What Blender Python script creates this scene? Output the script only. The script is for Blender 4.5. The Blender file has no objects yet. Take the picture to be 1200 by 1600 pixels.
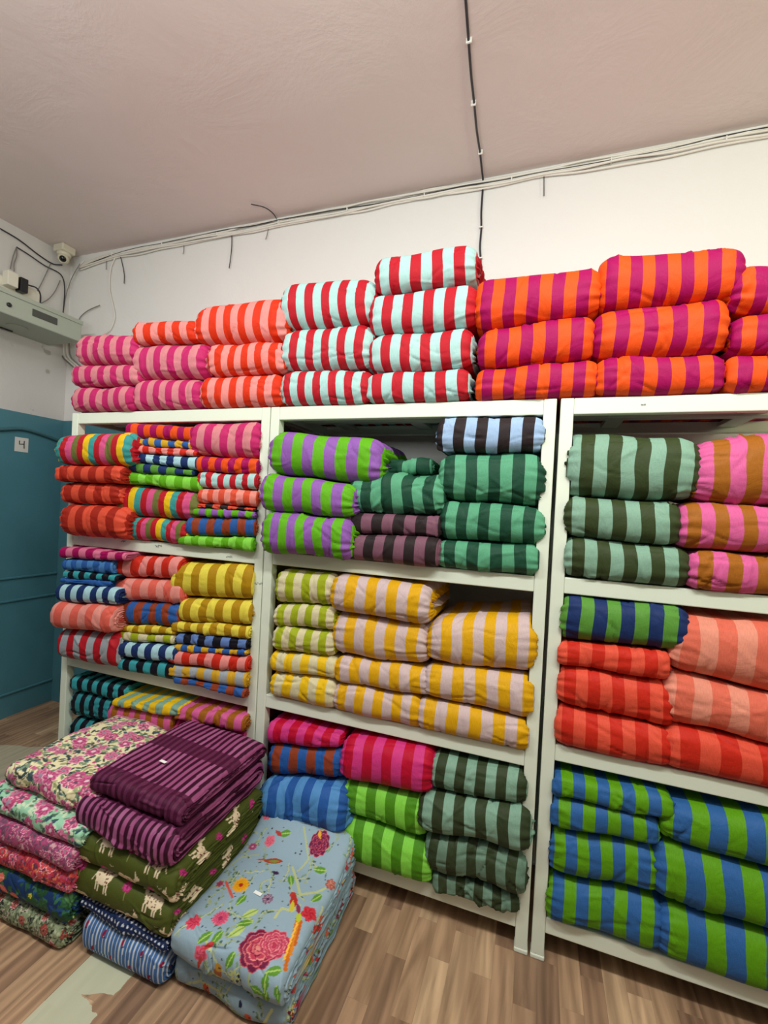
import bpy, math, random
import numpy as np
from mathutils import Vector, Matrix
PI = math.pi
S = bpy.context.scene
col = S.collection
# ------------------------------------------------------------------ camera
YAW, PITCH, ROLL, FPX = 0.3348, -0.0092, 0.0512, 696.24
CAM = np.array([0.0, -1.5493, 1.4459])
XL, HC, YW = -3.1217, 3.0532, 0.6213          # left wall, ceiling height, back wall
RH = 1.83
_f = np.array([-math.sin(YAW)*math.cos(PITCH), math.cos(YAW)*math.cos(PITCH), math.sin(PITCH)])
_r = np.array([math.cos(YAW), math.sin(YAW), 0.0]); _u = np.cross(_r, _f)
CR = _r*math.cos(ROLL)+_u*math.sin(ROLL); CU = -_r*math.sin(ROLL)+_u*math.cos(ROLL); CF = _f
cam = bpy.data.cameras.new('camera'); cam.sensor_fit = 'HORIZONTAL'; cam.sensor_width = 36; cam.lens = 36*FPX/1200
cam.clip_start = 0.02
camo = bpy.data.objects.new('camera', cam); col.objects.link(camo)
camo.matrix_world = Matrix(((CR[0], CU[0], -CF[0], CAM[0]), (CR[1], CU[1], -CF[1], CAM[1]), (CR[2], CU[2], -CF[2], CAM[2]), (0, 0, 0, 1)))
S.camera = camo
def _ray(px, py): return CF*FPX + CR*(px-600) - CU*(py-800)
def on_y(px, py, y):
    d = _ray(px, py); return CAM + d*((y-CAM[1])/d[1])
def on_x(px, py, x):
    d = _ray(px, py); return CAM + d*((x-CAM[0])/d[0])
def on_z(px, py, z):
    d = _ray(px, py); return CAM + d*((z-CAM[2])/d[2])
# ------------------------------------------------------------------ light and exposure
S.view_settings.view_transform = 'Standard'; S.view_settings.look = 'None'
S.view_settings.gamma = 1; S.view_settings.use_curve_mapping = False
S.view_settings.exposure = -0.16
W = bpy.data.worlds.new('world'); S.world = W; W.use_nodes = True
W.node_tree.nodes['Background'].inputs[0].default_value = (0.93, 0.95, 1.0, 1)
W.node_tree.nodes['Background'].inputs[1].default_value = 0.11
def area(name, loc, rot, sx, sy, power, c):
    l = bpy.data.lights.new(name, 'AREA'); l.shape = 'RECTANGLE'; l.size = sx; l.size_y = sy
    l.energy = power; l.color = c
    o = bpy.data.objects.new(name, l); col.objects.link(o); o.location = loc; o.rotation_euler = rot
    return o
area('tube_light', (0.4, -1.3, 2.98), (math.radians(16), 0, 0), 1.3, 0.12, 48, (.97, 1, .96))
area('tube_light', (-1.7, -1.4, 2.98), (math.radians(16), 0, 0), 1.2, 0.12, 31, (.97, 1, .98))
area('ceiling_fill', (-.5, -2.1, 1.9), (math.radians(162), 0, 0), 2.0, 1.0, 54, (.95, 1, .96))  # unseen fill added to brighten the ceiling, standing in for room bounce
area('yellow_fill', (2.4, -1.2, 2.2), (math.radians(125), 0, math.radians(60)), 0.5, 0.5, 24, (.97, 1, .66))  # added yellowish fill out of view, tints the right of the ceiling khaki
# ------------------------------------------------------------------ helpers
def lin(h):
    h = h.lstrip('#'); v = [int(h[i:i+2], 16)/255 for i in (0, 2, 4)]
    return [x/12.92 if x <= .04045 else ((x+.055)/1.055)**2.4 for x in v]
def mk(name):
    m = bpy.data.materials.new(name); m.use_nodes = True
    nt = m.node_tree; return m, nt, nt.nodes, nt.links, nt.nodes['Principled BSDF']
def plain(name, c, rough=.6, metal=0, noise=0.0, nscale=8, bump=0.0, bscale=60, spec=.5):
    m, nt, N, K, b = mk(name); c = lin(c) if isinstance(c, str) else c
    b.inputs['Base Color'].default_value = (*c, 1); b.inputs['Roughness'].default_value = rough
    b.inputs['Metallic'].default_value = metal; b.inputs['Specular IOR Level'].default_value = spec
    tc = N.new('ShaderNodeTexCoord')
    if noise:
        n = N.new('ShaderNodeTexNoise'); n.inputs['Scale'].default_value = nscale; n.inputs['Detail'].default_value = 6
        mx = N.new('ShaderNodeMix'); mx.data_type = 'RGBA'
        mx.inputs[6].default_value = (*[x*(1-noise) for x in c], 1); mx.inputs[7].default_value = (*[min(1, x*(1+noise)) for x in c], 1)
        K.new(tc.outputs['Object'], n.inputs['Vector']); K.new(n.outputs['Fac'], mx.inputs[0]); K.new(mx.outputs[2], b.inputs['Base Color'])
    if bump:
        n = N.new('ShaderNodeTexNoise'); n.inputs['Scale'].default_value = bscale; n.inputs['Detail'].default_value = 5
        bp = N.new('ShaderNodeBump'); bp.inputs['Strength'].default_value = bump; bp.inputs['Distance'].default_value = .01
        K.new(tc.outputs['Object'], n.inputs['Vector']); K.new(n.outputs['Fac'], bp.inputs['Height']); K.new(bp.outputs[0], b.inputs['Normal'])
    return m
def mesh_obj(name, verts, faces, mat=None, parent=None, smooth=True, loc=(0, 0, 0)):
    me = bpy.data.meshes.new(name); me.from_pydata([tuple(map(float, v)) for v in verts], [], faces)
    if smooth: me.polygons.foreach_set('use_smooth', [True]*len(me.polygons))
    if mat: me.materials.append(mat)
    me.update(); o = bpy.data.objects.new(name, me); col.objects.link(o); o.location = loc
    if parent: o.parent = parent
    return o
class MB:
    def __init__(s): s.v = []; s.f = []
    def add(s, v, f):
        k = len(s.v); s.v += [tuple(x) for x in v]; s.f += [tuple(i+k for i in q) for q in f]; return s
    def box(s, x0, x1, y0, y1, z0, z1, b=0.0):
        if b <= 0:
            v = [(x, y, z) for z in (z0, z1) for y in (y0, y1) for x in (x0, x1)]
            return s.add(v, [(0, 2, 3, 1), (4, 5, 7, 6), (0, 1, 5, 4), (2, 6, 7, 3), (0, 4, 6, 2), (1, 3, 7, 5)])
        import bmesh
        bm = bmesh.new(); bmesh.ops.create_cube(bm, size=1)
        for w in bm.verts: w.co = Vector(((x0+x1)/2+w.co.x*(x1-x0), (y0+y1)/2+w.co.y*(y1-y0), (z0+z1)/2+w.co.z*(z1-z0)))
        bmesh.ops.bevel(bm, geom=bm.edges[:], offset=b, segments=2, affect='EDGES', profile=.5)
        bm.verts.index_update()
        s.add([w.co[:] for w in bm.verts], [[w.index for w in q.verts] for q in bm.faces]); bm.free(); return s
    def tube(s, pts, r, n=6):
        P = [Vector(p) for p in pts]; k0 = len(s.v); prev = None
        for i, p in enumerate(P):
            t = (P[min(i+1, len(P)-1)]-P[max(i-1, 0)]).normalized()
            a = Vector((0, 0, 1)) if abs(t.z) < .9 else Vector((1, 0, 0))
            if prev is None: prev = t.cross(a).normalized()
            e1 = (prev - t*prev.dot(t)).normalized(); e2 = t.cross(e1); prev = e1
            for j in range(n): s.v.append(tuple(p+(e1*math.cos(2*PI*j/n)+e2*math.sin(2*PI*j/n))*r))
        for i in range(len(P)-1):
            for j in range(n): s.f.append((k0+i*n+j, k0+i*n+(j+1) % n, k0+(i+1)*n+(j+1) % n, k0+(i+1)*n+j))
        s.f.append(tuple(k0+j for j in reversed(range(n)))); s.f.append(tuple(k0+(len(P)-1)*n+j for j in range(n))); return s
    def lathe(s, prof, c, axis, n=24):
        ax = Vector(axis).normalized(); a = Vector((0, 0, 1)) if abs(ax.z) < .9 else Vector((1, 0, 0))
        e1 = ax.cross(a).normalized(); e2 = ax.cross(e1); k0 = len(s.v); c = Vector(c)
        for r, h in prof:
            for j in range(n): s.v.append(tuple(c+ax*h+(e1*math.cos(2*PI*j/n)+e2*math.sin(2*PI*j/n))*max(r, 1e-5)))
        for i in range(len(prof)-1):
            for j in range(n): s.f.append((k0+i*n+j, k0+i*n+(j+1) % n, k0+(i+1)*n+(j+1) % n, k0+(i+1)*n+j))
        return s
    def build(s, name, mat, parent=None, smooth=False, loc=(0, 0, 0)):
        v = [(a[0]-loc[0], a[1]-loc[1], a[2]-loc[2]) for a in s.v]
        return mesh_obj(name, v, s.f, mat, parent, smooth, loc)
def spline(pts, n=8):
    P = [Vector(p) for p in pts]; P = [P[0]*2-P[1]]+P+[P[-1]*2-P[-2]]; out = []
    for i in range(1, len(P)-2):
        for k in range(n):
            t = k/n; a, b, c, d = P[i-1:i+3]
            out.append(.5*((2*b)+(c-a)*t+(2*a-5*b+4*c-d)*t*t+(3*b-3*c+d-a)*t**3))
    out.append(P[-2]); return out
def tag(o, label=None, cat=None, group=None, kind=None):
    if label: o['label'] = label
    if cat: o['category'] = cat
    if group: o['group'] = group
    if kind: o['kind'] = kind
    return o
def empty(name, loc=(0, 0, 0)):
    o = bpy.data.objects.new(name, None); col.objects.link(o); o.location = loc; o.empty_display_size = .05; return o
# ------------------------------------------------------------------ room materials
def wall_mat(name, c, c2, patch=None):
    m, nt, N, K, b = mk(name); tc = N.new('ShaderNodeTexCoord')
    n = N.new('ShaderNodeTexNoise'); n.inputs['Scale'].default_value = 1.3; n.inputs['Detail'].default_value = 5
    mx = N.new('ShaderNodeMix'); mx.data_type = 'RGBA'; mx.inputs[6].default_value = (*lin(c), 1); mx.inputs[7].default_value = (*lin(c2), 1)
    K.new(tc.outputs['Object'], n.inputs['Vector']); K.new(n.outputs['Fac'], mx.inputs[0]); last = mx.outputs[2]
    if patch:
        p = N.new('ShaderNodeTexNoise'); p.inputs['Scale'].default_value = 9; p.inputs['Detail'].default_value = 8
        r = N.new('ShaderNodeValToRGB'); r.color_ramp.elements[0].position = .66; r.color_ramp.elements[1].position = .70
        m2 = N.new('ShaderNodeMix'); m2.data_type = 'RGBA'; m2.inputs[7].default_value = (*lin(patch), 1)
        K.new(tc.outputs['Object'], p.inputs['Vector']); K.new(p.outputs['Fac'], r.inputs[0]); K.new(r.outputs[0], m2.inputs[0]); K.new(last, m2.inputs[6]); last = m2.outputs[2]
    K.new(last, b.inputs['Base Color']); b.inputs['Roughness'].default_value = .55
    n2 = N.new('ShaderNodeTexNoise'); n2.inputs['Scale'].default_value = 3.0; n2.inputs['Detail'].default_value = 9; n2.inputs['Roughness'].default_value = .6
    n2.inputs['Distortion'].default_value = .6
    bp = N.new('ShaderNodeBump'); bp.inputs['Strength'].default_value = .25; bp.inputs['Distance'].default_value = .03
    K.new(tc.outputs['Object'], n2.inputs['Vector']); K.new(n2.outputs['Fac'], bp.inputs['Height']); K.new(bp.outputs[0], b.inputs['Normal'])
    return m
M_wall = wall_mat('white_wall_paint', 'e6e4e0', 'dedcd9')
M_wall_left = wall_mat('left_wall_paint', 'd2cfca', 'c6c2be', 'aaa49c')
M_ceil = wall_mat('ceiling_paint', 'dccfca', 'd4c6c2')
M_teal = wall_mat('teal_paint', '4f8490', '467985'); M_teal.node_tree.nodes['Principled BSDF'].inputs['Roughness'].default_value = .4
M_white = plain('cream_paint', 'e4ead9', .38, noise=.05, nscale=9, bump=.05, bscale=40)
def chipped():
    m, nt, N, K, b = mk('chipped_white_paint'); tc = N.new('ShaderNodeTexCoord')
    n = N.new('ShaderNodeTexNoise'); n.inputs['Scale'].default_value = 26; n.inputs['Detail'].default_value = 8; n.inputs['Roughness'].default_value = .65
    mp = N.new('ShaderNodeMapping'); mp.inputs['Scale'].default_value = (1, 1, .6)
    r = N.new('ShaderNodeValToRGB'); r.color_ramp.elements[0].position = .70; r.color_ramp.elements[1].position = .76
    mx = N.new('ShaderNodeMix'); mx.data_type = 'RGBA'; mx.inputs[6].default_value = (*lin('dfe6d4'), 1); mx.inputs[7].default_value = (*lin('8d8468'), 1)
    K.new(tc.outputs['Object'], mp.inputs[0]); K.new(mp.outputs[0], n.inputs['Vector']); K.new(n.outputs['Fac'], r.inputs[0]); K.new(r.outputs[0], mx.inputs[0])
    K.new(mx.outputs[2], b.inputs['Base Color']); b.inputs['Roughness'].default_value = .35
    return m
M_rack = chipped()
def floor_mat():
    m, nt, N, K, b = mk('wood_strip_vinyl'); tc = N.new('ShaderNodeTexCoord')
    sp = N.new('ShaderNodeSeparateXYZ'); K.new(tc.outputs['Object'], sp.inputs[0])
    cb = N.new('ShaderNodeCombineXYZ'); K.new(sp.outputs[1], cb.inputs[0]); K.new(sp.outputs[0], cb.inputs[1])
    br = N.new('ShaderNodeTexBrick'); K.new(cb.outputs[0], br.inputs['Vector'])
    br.offset = .37; br.offset_frequency = 2; br.squash = 1.35; br.squash_frequency = 3
    br.inputs['Scale'].default_value = 1; br.inputs['Mortar Size'].default_value = .0004; br.inputs['Mortar Smooth'].default_value = .5
    br.inputs['Bias'].default_value = 0; br.inputs['Brick Width'].default_value = .33; br.inputs['Row Height'].default_value = .066
    br.inputs['Color1'].default_value = (0, 0, 0, 1); br.inputs['Color2'].default_value = (1, 1, 1, 1); br.inputs['Mortar'].default_value = (.1, .1, .1, 1)
    ramp = N.new('ShaderNodeValToRGB'); e = ramp.color_ramp.elements
    e[0].color = (*lin('8c6e58'), 1); e[1].color = (*lin('cfaf8c'), 1)
    for p, c in ((.3, '9c7c62'), (.55, 'ac8b6e'), (.8, 'ba9878')): x = e.new(p); x.color = (*lin(c), 1)
    K.new(br.outputs['Color'], ramp.inputs[0])
    # grain runs along the strips, its pattern shifted from strip to strip
    ad = N.new('ShaderNodeVectorMath'); ad.operation = 'MULTIPLY_ADD'
    sc = N.new('ShaderNodeVectorMath'); sc.operation = 'SCALE'; sc.inputs['Scale'].default_value = 13
    K.new(br.outputs['Color'], sc.inputs[0]); K.new(tc.outputs['Object'], ad.inputs[0]); ad.inputs[1].default_value = (28, 2.6, 1); K.new(sc.outputs[0], ad.inputs[2])
    n = N.new('ShaderNodeTexNoise'); n.inputs['Scale'].default_value = 1; n.inputs['Detail'].default_value = 7; n.inputs['Distortion'].default_value = .8
    K.new(ad.outputs[0], n.inputs['Vector'])
    gr = N.new('ShaderNodeValToRGB'); gr.color_ramp.elements[0].position = .3; gr.color_ramp.elements[0].color = (.62, .60, .58, 1)
    gr.color_ramp.elements[1].position = .68; gr.color_ramp.elements[1].color = (1.12, 1.12, 1.1, 1); K.new(n.outputs['Fac'], gr.inputs[0])
    w = N.new('ShaderNodeTexWave'); w.wave_type = 'RINGS'; w.rings_direction = 'Z'; w.inputs['Scale'].default_value = .35; w.inputs['Distortion'].default_value = 9
    w.inputs['Detail'].default_value = 3; K.new(ad.outputs[0], w.inputs['Vector'])
    wr = N.new('ShaderNodeValToRGB'); wr.color_ramp.elements[0].color = (.78, .76, .75, 1); wr.color_ramp.elements[1].color = (1.05, 1.05, 1.05, 1); K.new(w.outputs['Fac'], wr.inputs[0])
    def mul(a, bb):
        x = N.new('ShaderNodeMix'); x.data_type = 'RGBA'; x.blend_type = 'MULTIPLY'; x.inputs[0].default_value = 1; K.new(a, x.inputs[6]); K.new(bb, x.inputs[7]); return x.outputs[2]
    c = mul(mul(ramp.outputs[0], gr.outputs[0]), wr.outputs[0])
    # bare grey-green screed where the vinyl has torn away
    def mth(op, a, bb=None, cc=None):
        x = N.new('ShaderNodeMath'); x.operation = op
        for i, q in enumerate((a, bb, cc)):
            if q is None: continue
            if isinstance(q, (int, float)): x.inputs[i].default_value = q
            else: K.new(q, x.inputs[i])
        return x.outputs[0]
    nn = N.new('ShaderNodeTexNoise'); nn.inputs['Scale'].default_value = 22; nn.inputs['Detail'].default_value = 4; K.new(tc.outputs['Object'], nn.inputs['Vector'])
    wob = mth('MULTIPLY', mth('SUBTRACT', nn.outputs['Fac'], .5), .035)
    bump = mth('MAXIMUM', mth('SUBTRACT', 1, mth('DIVIDE', mth('ABSOLUTE', mth('ADD', mth('ADD', sp.outputs[1], .605), wob)), .028)), 0)
    edge = mth('ADD', mth('MULTIPLY', bump, -.085), -1.085)
    xx = mth('ADD', sp.outputs[0], wob)
    a = mth('LESS_THAN', xx, edge); bb = mth('GREATER_THAN', sp.outputs[0], -1.252)
    c1 = mth('GREATER_THAN', sp.outputs[1], -.76)
    mask1 = mth('MULTIPLY', mth('MULTIPLY', a, bb), c1)
    big = N.new('ShaderNodeTexNoise'); big.inputs['Scale'].default_value = 4; K.new(tc.outputs['Object'], big.inputs['Vector'])
    rr = mth('ADD', mth('POWER', mth('DIVIDE', mth('ADD', sp.outputs[0], 2.45), .42), 2), mth('POWER', mth('DIVIDE', mth('SUBTRACT', sp.outputs[1], .0), .25), 2))
    m2 = mth('MULTIPLY', mth('LESS_THAN', mth('ADD', rr, mth('MULTIPLY', mth('SUBTRACT', big.outputs['Fac'], .5), 2.2)), .9), .6)
    mask = mth('MAXIMUM', mask1, m2)
    x = N.new('ShaderNodeMix'); x.data_type = 'RGBA'; K.new(mask, x.inputs[0]); K.new(c, x.inputs[6])
    gm = N.new('ShaderNodeMix'); gm.data_type = 'RGBA'; gm.inputs[6].default_value = (*lin('b4b49a'), 1); gm.inputs[7].default_value = (*lin('c6c6ac'), 1); K.new(n.outputs['Fac'], gm.inputs[0])
    K.new(gm.outputs[2], x.inputs[7]); K.new(x.outputs[2], b.inputs['Base Color'])
    b.inputs['Roughness'].default_value = .5
    return m
M_floor = floor_mat()
# ------------------------------------------------------------------ room shell
def grid_plane(name, fn, nu, nv, mat):
    v = [fn(i/nu, j/nv) for j in range(nv+1) for i in range(nu+1)]
    f = [(j*(nu+1)+i, j*(nu+1)+i+1, (j+1)*(nu+1)+i+1, (j+1)*(nu+1)+i) for j in range(nv) for i in range(nu)]
    return mesh_obj(name, v, f, mat)
XR = 2.6
tag(MB().box(XL-.1, XR, -3.2, YW+.1, -.06, 0).build('floor', M_floor), kind='structure')
rng = random.Random(4)
def ceil_pt(a, b):
    x = XL-.05+a*(XR-XL+.05); y = -3.2+b*(YW+.05+3.2)
    w = .010*math.sin(1.7*x+2.1*y)+.008*math.sin(3.1*x-1.3*y+1)+.005*math.sin(5.3*x+4.7*y+2)
    return (x, y, HC+w*min(1, (YW-y)/.6 if y < YW else 0))
c_ = grid_plane('ceiling', ceil_pt, 90, 60, M_ceil); c_.data.flip_normals(); tag(c_, kind='structure')
so = c_.modifiers.new('thickness', 'SOLIDIFY'); so.thickness = .06; so.offset = -1
tag(MB().box(XL-.1, XR, YW, YW+.1, 0, HC+.03).build('wall_back', M_wall), kind='structure')
tag(MB().box(XL-.1, XL, -3.2, YW, 0, HC+.03).build('wall_left', M_wall_left), kind='structure')
tag(MB().box(XL, XL+.006, -3.2, YW-.001, 0, 1.93).box(XL+.006, -1.3, YW-.006, YW, 0, 1.93).build('trim_1', M_teal), kind='structure')   # teal dado
t = MB()
for z in (.885, .74, .15): t.box(XL+.006, XL+.016, -3.2, YW-.01, z-.007, z+.007, .004)
tag(t.build('trim_2', M_teal), kind='structure')
arch = spline([(XL+.014, -.35, 1.62), (XL+.014, -.15, 1.72), (XL+.014, .10, 1.775), (XL+.014, .24, 1.803), (XL+.014, .35, 1.826), (XL+.014, .46, 1.815), (XL+.014, .60, 1.785), (XL+.014, .612, 1.783)])
M_arch = plain('grey_teal_moulding', '3c646a', .5)
tag(MB().tube(arch, .011, 8).build('trim_3', M_arch, smooth=True), kind='structure')
# ------------------------------------------------------------------ racks
def rack(xa, xb, shelves, label, left_w=.042, top_board=False):
    root = empty('shelving_rack', ((xa+xb)/2, .22, 0)); L0 = root.location
    tag(root, label, 'rack', 'cream metal racks standing side by side')
    def part(name, mb, mat=M_rack): return mb.build(name, mat, root, loc=(0, 0, 0))
    w = .04; dep = .45
    for (x0, y0) in ((xa, 0), (xb-w, 0), (xa, dep-w), (xb-w, dep-w)):
        p = part('post', MB().box(x0, x0+w, y0, y0+w, .012, RH, .003)); p.location = -L0
        f = MB().box(x0-.002, x0+w+.002, y0-.002, y0+w+.002, 0, .016, .004).build('foot_cap', M_white, p)
    for k, z in enumerate([RH]+shelves):
        h = .052
        b = MB().box(xa+w, xb-w, .002, .034, z-h, z, .003); p = part('front_beam', b); p.location = -L0
        b = MB().box(xa+w, xb-w, dep-.034, dep-.004, z-h+.01, z, .003); p = part('rear_beam', b); p.location = -L0
        for xs in (xa+.006, xb-.034):
            b = MB().box(xs, xs+.028, w, dep-w, z-h+.008, z-.002, .002); p = part('side_beam', b); p.location = -L0
        if k == 0 and not top_board:
            for q in range(3):
                xc = xa+(xb-xa)*(q+.5)/3
                p = part('slat', MB().box(xc-.03, xc+.03, .034, dep-.034, z-.022, z-.006, .002)); p.location = -L0
            p = part('slat', MB().box(xa+w, xb-w, .19, .235, z-.028, z-.008, .002)); p.location = -L0
        else:
            p = part('shelf_board', MB().box(xa+.03, xb-.03, .034, dep-.034, z-.02, z-.003)); p.location = -L0
    return root
RK = {1: (-2.173, -1.049, [1.242, .652, .13]), 2: (-1.045, .036, [1.247, .668, .13]), 3: (.048, 1.22, [1.252, .709, .144])}
rack(*RK[1], 'cream metal shelving rack at the left, beside the teal wall')
rack(*RK[2], 'cream metal shelving rack in the middle of the three')
rack(*RK[3], 'cream metal shelving rack at the right edge of the photo')
# ------------------------------------------------------------------ cloth materials
PAL = {'rose': 'c8286a', 'blush': 'dc888e', 'orange': 'e23410', 'salmonpink': 'f2948e', 'red': 'c01c2a', 'mint': 'b4dad6', 'tangerine': 'f05414', 'magenta': 'a80458',
       'darkred': 'ac2818', 'coral': 'e6543a', 'yellow': 'f2c51c', 'teal': '3fa09c', 'pink': 'e0588c', 'olive': '77783c', 'navy': '1e3468', 'lightblue': 'b4dde6', 'blue': '3060a8',
       'skyblue': '5088c8', 'mustard': 'dba92a', 'lime': '66b41a', 'lightlime': '8ee04e', 'green': '5f9a3c', 'black': '141420', 'aqua': '3ea6ae', 'peach': 'f6988a', 'brick': '9a4226',
       'grey': 'aab0b6', 'lemon': 'f2de50', 'gold': 'b98c10', 'cream': 'e2d6ac', 'chartreuse': 'a8b41e', 'purple': '9660b4', 'dkgreen': '1f4c38', 'jade': '5fa882', 'mauve': '84586a',
       'dkbrown': '2e2426', 'paleblue': 'a6c2e6', 'steel': '6684c0', 'amber': 'e8ae10', 'pale': 'd9c0bf', 'sun': 'f8c818', 'dkolive': '3a4626', 'sage': '8ab09a', 'hotpink': 'e0649e',
       'brown': 'a8641c', 'scarlet': 'd42c1a', 'salmon': 'ee5840', 'melon': 'e87058', 'peachy': 'f09880', 'azure': '3468a8', 'apple': '64a414', 'crimson': 'c80c34', 'fuchsia': 'de3c88',
       'dkaqua': '38949c', 'cobalt': '2c60ac', 'lblue': '5a98d4', 'grass': '52941a', 'spinach': '39452c', 'silver': '72917c', 'pinkish': 'e07898', 'coralred': 'ee6a5a', 'peachpink': 'f59c90',
       'plum': '44122f', 'orchid': '9c4c7c', 'midplum': '6b2c50', 'denim': '44689c', 'offwhite': 'd6d8dc'}
_mats = {}
def stripe_mat(cols, weights=None):
    key = (tuple(cols), tuple(weights or ()))
    if key in _mats: return _mats[key]
    m, nt, N, K, b = mk('_'.join(cols)+'_stripes')
    tc = N.new('ShaderNodeTexCoord'); sp = N.new('ShaderNodeSeparateXYZ'); K.new(tc.outputs['UV'], sp.inputs[0])
    ws = weights or [1]*len(cols); T = sum(ws)
    dv = N.new('ShaderNodeMath'); dv.operation = 'DIVIDE'; dv.inputs[1].default_value = T; K.new(sp.outputs[0], dv.inputs[0])
    fr = N.new('ShaderNodeMath'); fr.operation = 'FRACT'; K.new(dv.outputs[0], fr.inputs[0])
    r = N.new('ShaderNodeValToRGB'); r.color_ramp.interpolation = 'CONSTANT'; e = r.color_ramp.elements
    e[0].position = 0; e[0].color = (*lin(PAL[cols[0]]), 1); acc = ws[0]
    e[1].position = acc/T; e[1].color = (*lin(PAL[cols[1]]), 1); acc += ws[1]
    for c, w in list(zip(cols, ws))[2:]:
        x = e.new(acc/T); x.color = (*lin(PAL[c]), 1); acc += w
    K.new(fr.outputs[0], r.inputs[0])
    mp = N.new('ShaderNodeMapping'); mp.inputs['Scale'].default_value = (26, 60, 1); K.new(tc.outputs['UV'], mp.inputs[0])
    n = N.new('ShaderNodeTexNoise'); n.inputs['Scale'].default_value = 1; n.inputs['Detail'].default_value = 4; K.new(mp.outputs[0], n.inputs['Vector'])
    rr = N.new('ShaderNodeMapRange'); rr.inputs['To Min'].default_value = .62; rr.inputs['To Max'].default_value = 1.0; K.new(n.outputs['Fac'], rr.inputs[0])
    mx = N.new('ShaderNodeVectorMath'); mx.operation = 'SCALE'; K.new(r.outputs[0], mx.inputs[0]); K.new(rr.outputs[0], mx.inputs['Scale'])
    K.new(mx.outputs[0], b.inputs['Base Color'])
    cloth_shading(N, K, b, tc)
    _mats[key] = m; return m
def cloth_shading(N, K, b, tc):
    b.inputs['Roughness'].default_value = .6; b.inputs['Specular IOR Level'].default_value = .18
    
    n1 = N.new('ShaderNodeTexNoise'); n1.inputs['Scale'].default_value = 13; n1.inputs['Detail'].default_value = 3; n1.inputs['Distortion'].default_value = 1.6
    mp = N.new('ShaderNodeMapping'); mp.inputs['Scale'].default_value = (1, 1, .75); mp.inputs['Rotation'].default_value = (0, .5, 0)
    K.new(tc.outputs['Object'], mp.inputs[0]); K.new(mp.outputs[0], n1.inputs['Vector'])
    b1 = N.new('ShaderNodeBump'); b1.inputs['Strength'].default_value = .28; b1.inputs['Distance'].default_value = .012
    K.new(n1.outputs['Fac'], b1.inputs['Height'])
    n2 = N.new('ShaderNodeTexNoise'); n2.inputs['Scale'].default_value = 420; n2.inputs['Detail'].default_value = 1
    K.new(tc.outputs['Object'], n2.inputs['Vector'])
    b2 = N.new('ShaderNodeBump'); b2.inputs['Strength'].default_value = .25; b2.inputs['Distance'].default_value = .0015
    K.new(n2.outputs['Fac'], b2.inputs['Height']); K.new(b1.outputs[0], b2.inputs['Normal']); K.new(b2.outputs[0], b.inputs['Normal'])
def paint_mat():
    m, nt, N, K, b = mk('printed_cotton'); tc = N.new('ShaderNodeTexCoord')
    a = N.new('ShaderNodeAttribute'); a.attribute_name = 'print'; K.new(a.outputs['Color'], b.inputs['Base Color']); cloth_shading(N, K, b, tc); return m
M_print = paint_mat()
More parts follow.
